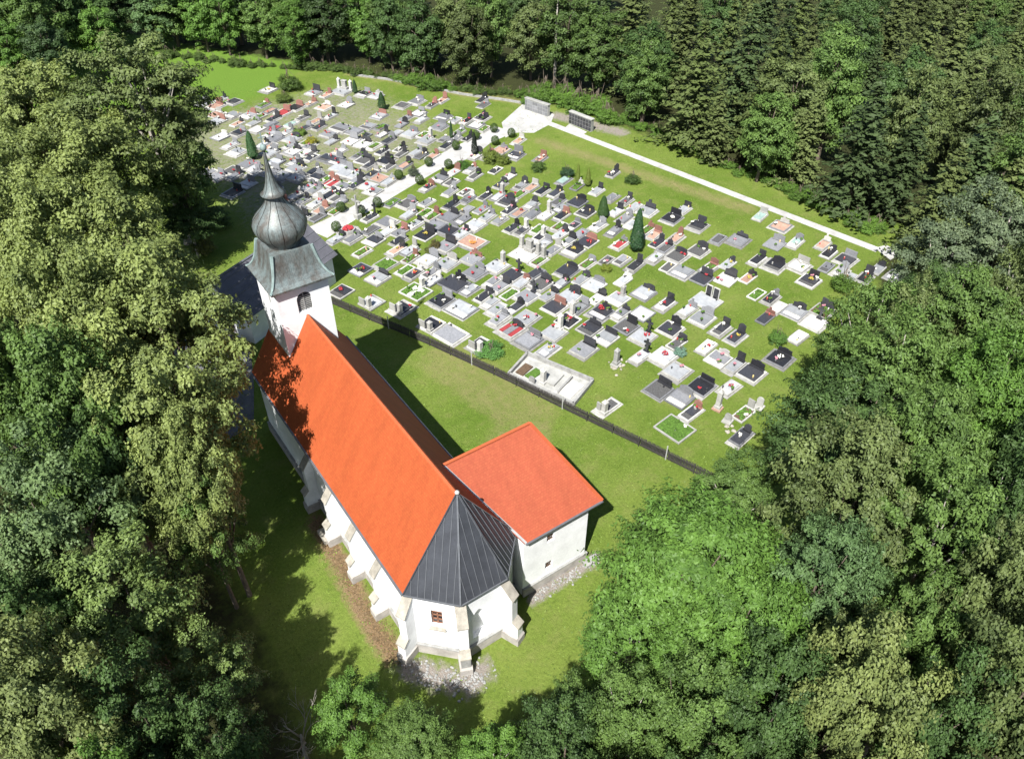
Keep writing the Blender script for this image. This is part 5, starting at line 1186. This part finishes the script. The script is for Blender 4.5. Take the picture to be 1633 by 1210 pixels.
# stones of the gravel at the apse and dead leaves along the nave
rs = np.random.RandomState(6); q = MB(); rq = random.Random(8)
def near(pts, k, spread):
    out = []
    for _ in range(k):
        t = rq.random()*(len(pts)-1); a, b = pts[int(t)], pts[int(t)+1]; u = t-int(t)
        out.append((a[0]+(b[0]-a[0])*u+rq.gauss(0, spread), a[1]+(b[1]-a[1])*u+rq.gauss(0, spread)))
    return out
for x, y in near([(-4.9, -0.8), (-3.5, -2.8), (-2.2, -4.0), (-1.2, -3.8)], 260, 0.45)+near([(4.5, -1.25), (10.2, -1.45)], 150, 0.25):
    r = rq.uniform(0.03, 0.10); q.blob(x, y, r*0.3, r, r*0.6, rq, 0.35)
o = obj('gravel_stones', q.mesh('gravel_stones', 'grey_stone')); o['kind'] = 'stuff'; tag(o, 'loose grey stones round the foot of the church', 'gravel')
L_ = np.array(near([(-4.9, 13.5), (-5.0, 9), (-5.3, 3), (-5.1, 0)], 3000, 0.33)); n_ = len(L_)
lm = leaf_mesh('leaf_litter', np.concatenate([L_, rs.uniform(0.015, 0.05, (n_, 1))], 1), rs.normal(size=(n_, 3))*0.35+np.array([0, 0, 1]), 0.12, 0.6, 0.5+rs.normal(size=n_)*0.3, 'leaves', rs)
o = obj('leaf_litter', lm); o.color = (0.20, 0.135, 0.075, 1); o['kind'] = 'stuff'; tag(o, 'brown dead leaves along the nave wall', 'dead leaves')
# loose grass tufts over the lawns, ragged round the stones
rs = np.random.RandomState(5); n_ = 150000
P_ = np.stack([rs.uniform(-11, 64, n_), rs.uniform(-9, 100, n_)], 1)
occ = np.zeros((460, 320), bool); cell_ = 0.25
def block(cx, cy, hx, hy, ang):
    c_, s_ = math.cos(ang), math.sin(ang); r_ = math.hypot(hx, hy)
    i0, i1 = int((cy-r_+12)/cell_), int((cy+r_+12)/cell_)+1; j0, j1 = int((cx-r_+13)/cell_), int((cx+r_+13)/cell_)+1
    for i in range(max(i0, 0), min(i1, 459)):
        for j in range(max(j0, 0), min(j1, 319)):
            dx, dy = j*cell_-13-cx, i*cell_-12-cy
            if abs(dx*c_+dy*s_) < hx and abs(-dx*s_+dy*c_) < hy: occ[i, j] = True
for g in G_: block(g['p'][0], g['p'][1], g['l']/2+0.1, g['w']/2+0.05, math.radians(16))
block(0, 11, 4.2, 14, 0); block(7, 3, 3.2, 4.2, 0); block(4.5, 41, 6.5, 5, 0.45)
ok = ~occ[np.clip(((P_[:, 1]+12)/cell_).astype(int), 0, 459), np.clip(((P_[:, 0]+13)/cell_).astype(int), 0, 319)]
for pts_, wd_ in ((px_poly([(868, 194), (1400, 399)]), 0.52), (px_poly([(505, 372), (560, 342), (640, 296), (735, 244), (804, 206)]), 1.5)): ok &= seg_dist(P_[:, 0], P_[:, 1], pts_) > wd_
ok &= (beyond(P_[:, 0], P_[:, 1]) < 0)
cl = np.sin(P_[:, 0]*0.9+np.sin(P_[:, 1]*0.7)*2)*np.sin(P_[:, 1]*0.8+np.sin(P_[:, 0]*0.5)*2)
ok &= rs.random_sample(n_) < np.clip(0.45+0.5*cl, 0.08, 1)
P_ = P_[ok]; n_ = len(P_)
nr = rs.normal(size=(n_, 3))*0.5+np.array([0, 0, 0.9])
tm = leaf_mesh('grass_tufts', np.concatenate([P_, rs.uniform(0.02, 0.06, (n_, 1))], 1), nr, 0.15, 0.45, 0.5+rs.normal(size=n_)*0.25, 'leaves', rs)
to = obj('grass_tufts', tm); to.color = (0.150, 0.215, 0.042, 1); to['kind'] = 'stuff'; tag(to, 'loose tufts of grass across the lawns', 'grass')
print('objects', len(bpy.data.objects), 'tris', sum(len(m.loops)-2*len(m.polygons) for m in bpy.data.meshes))
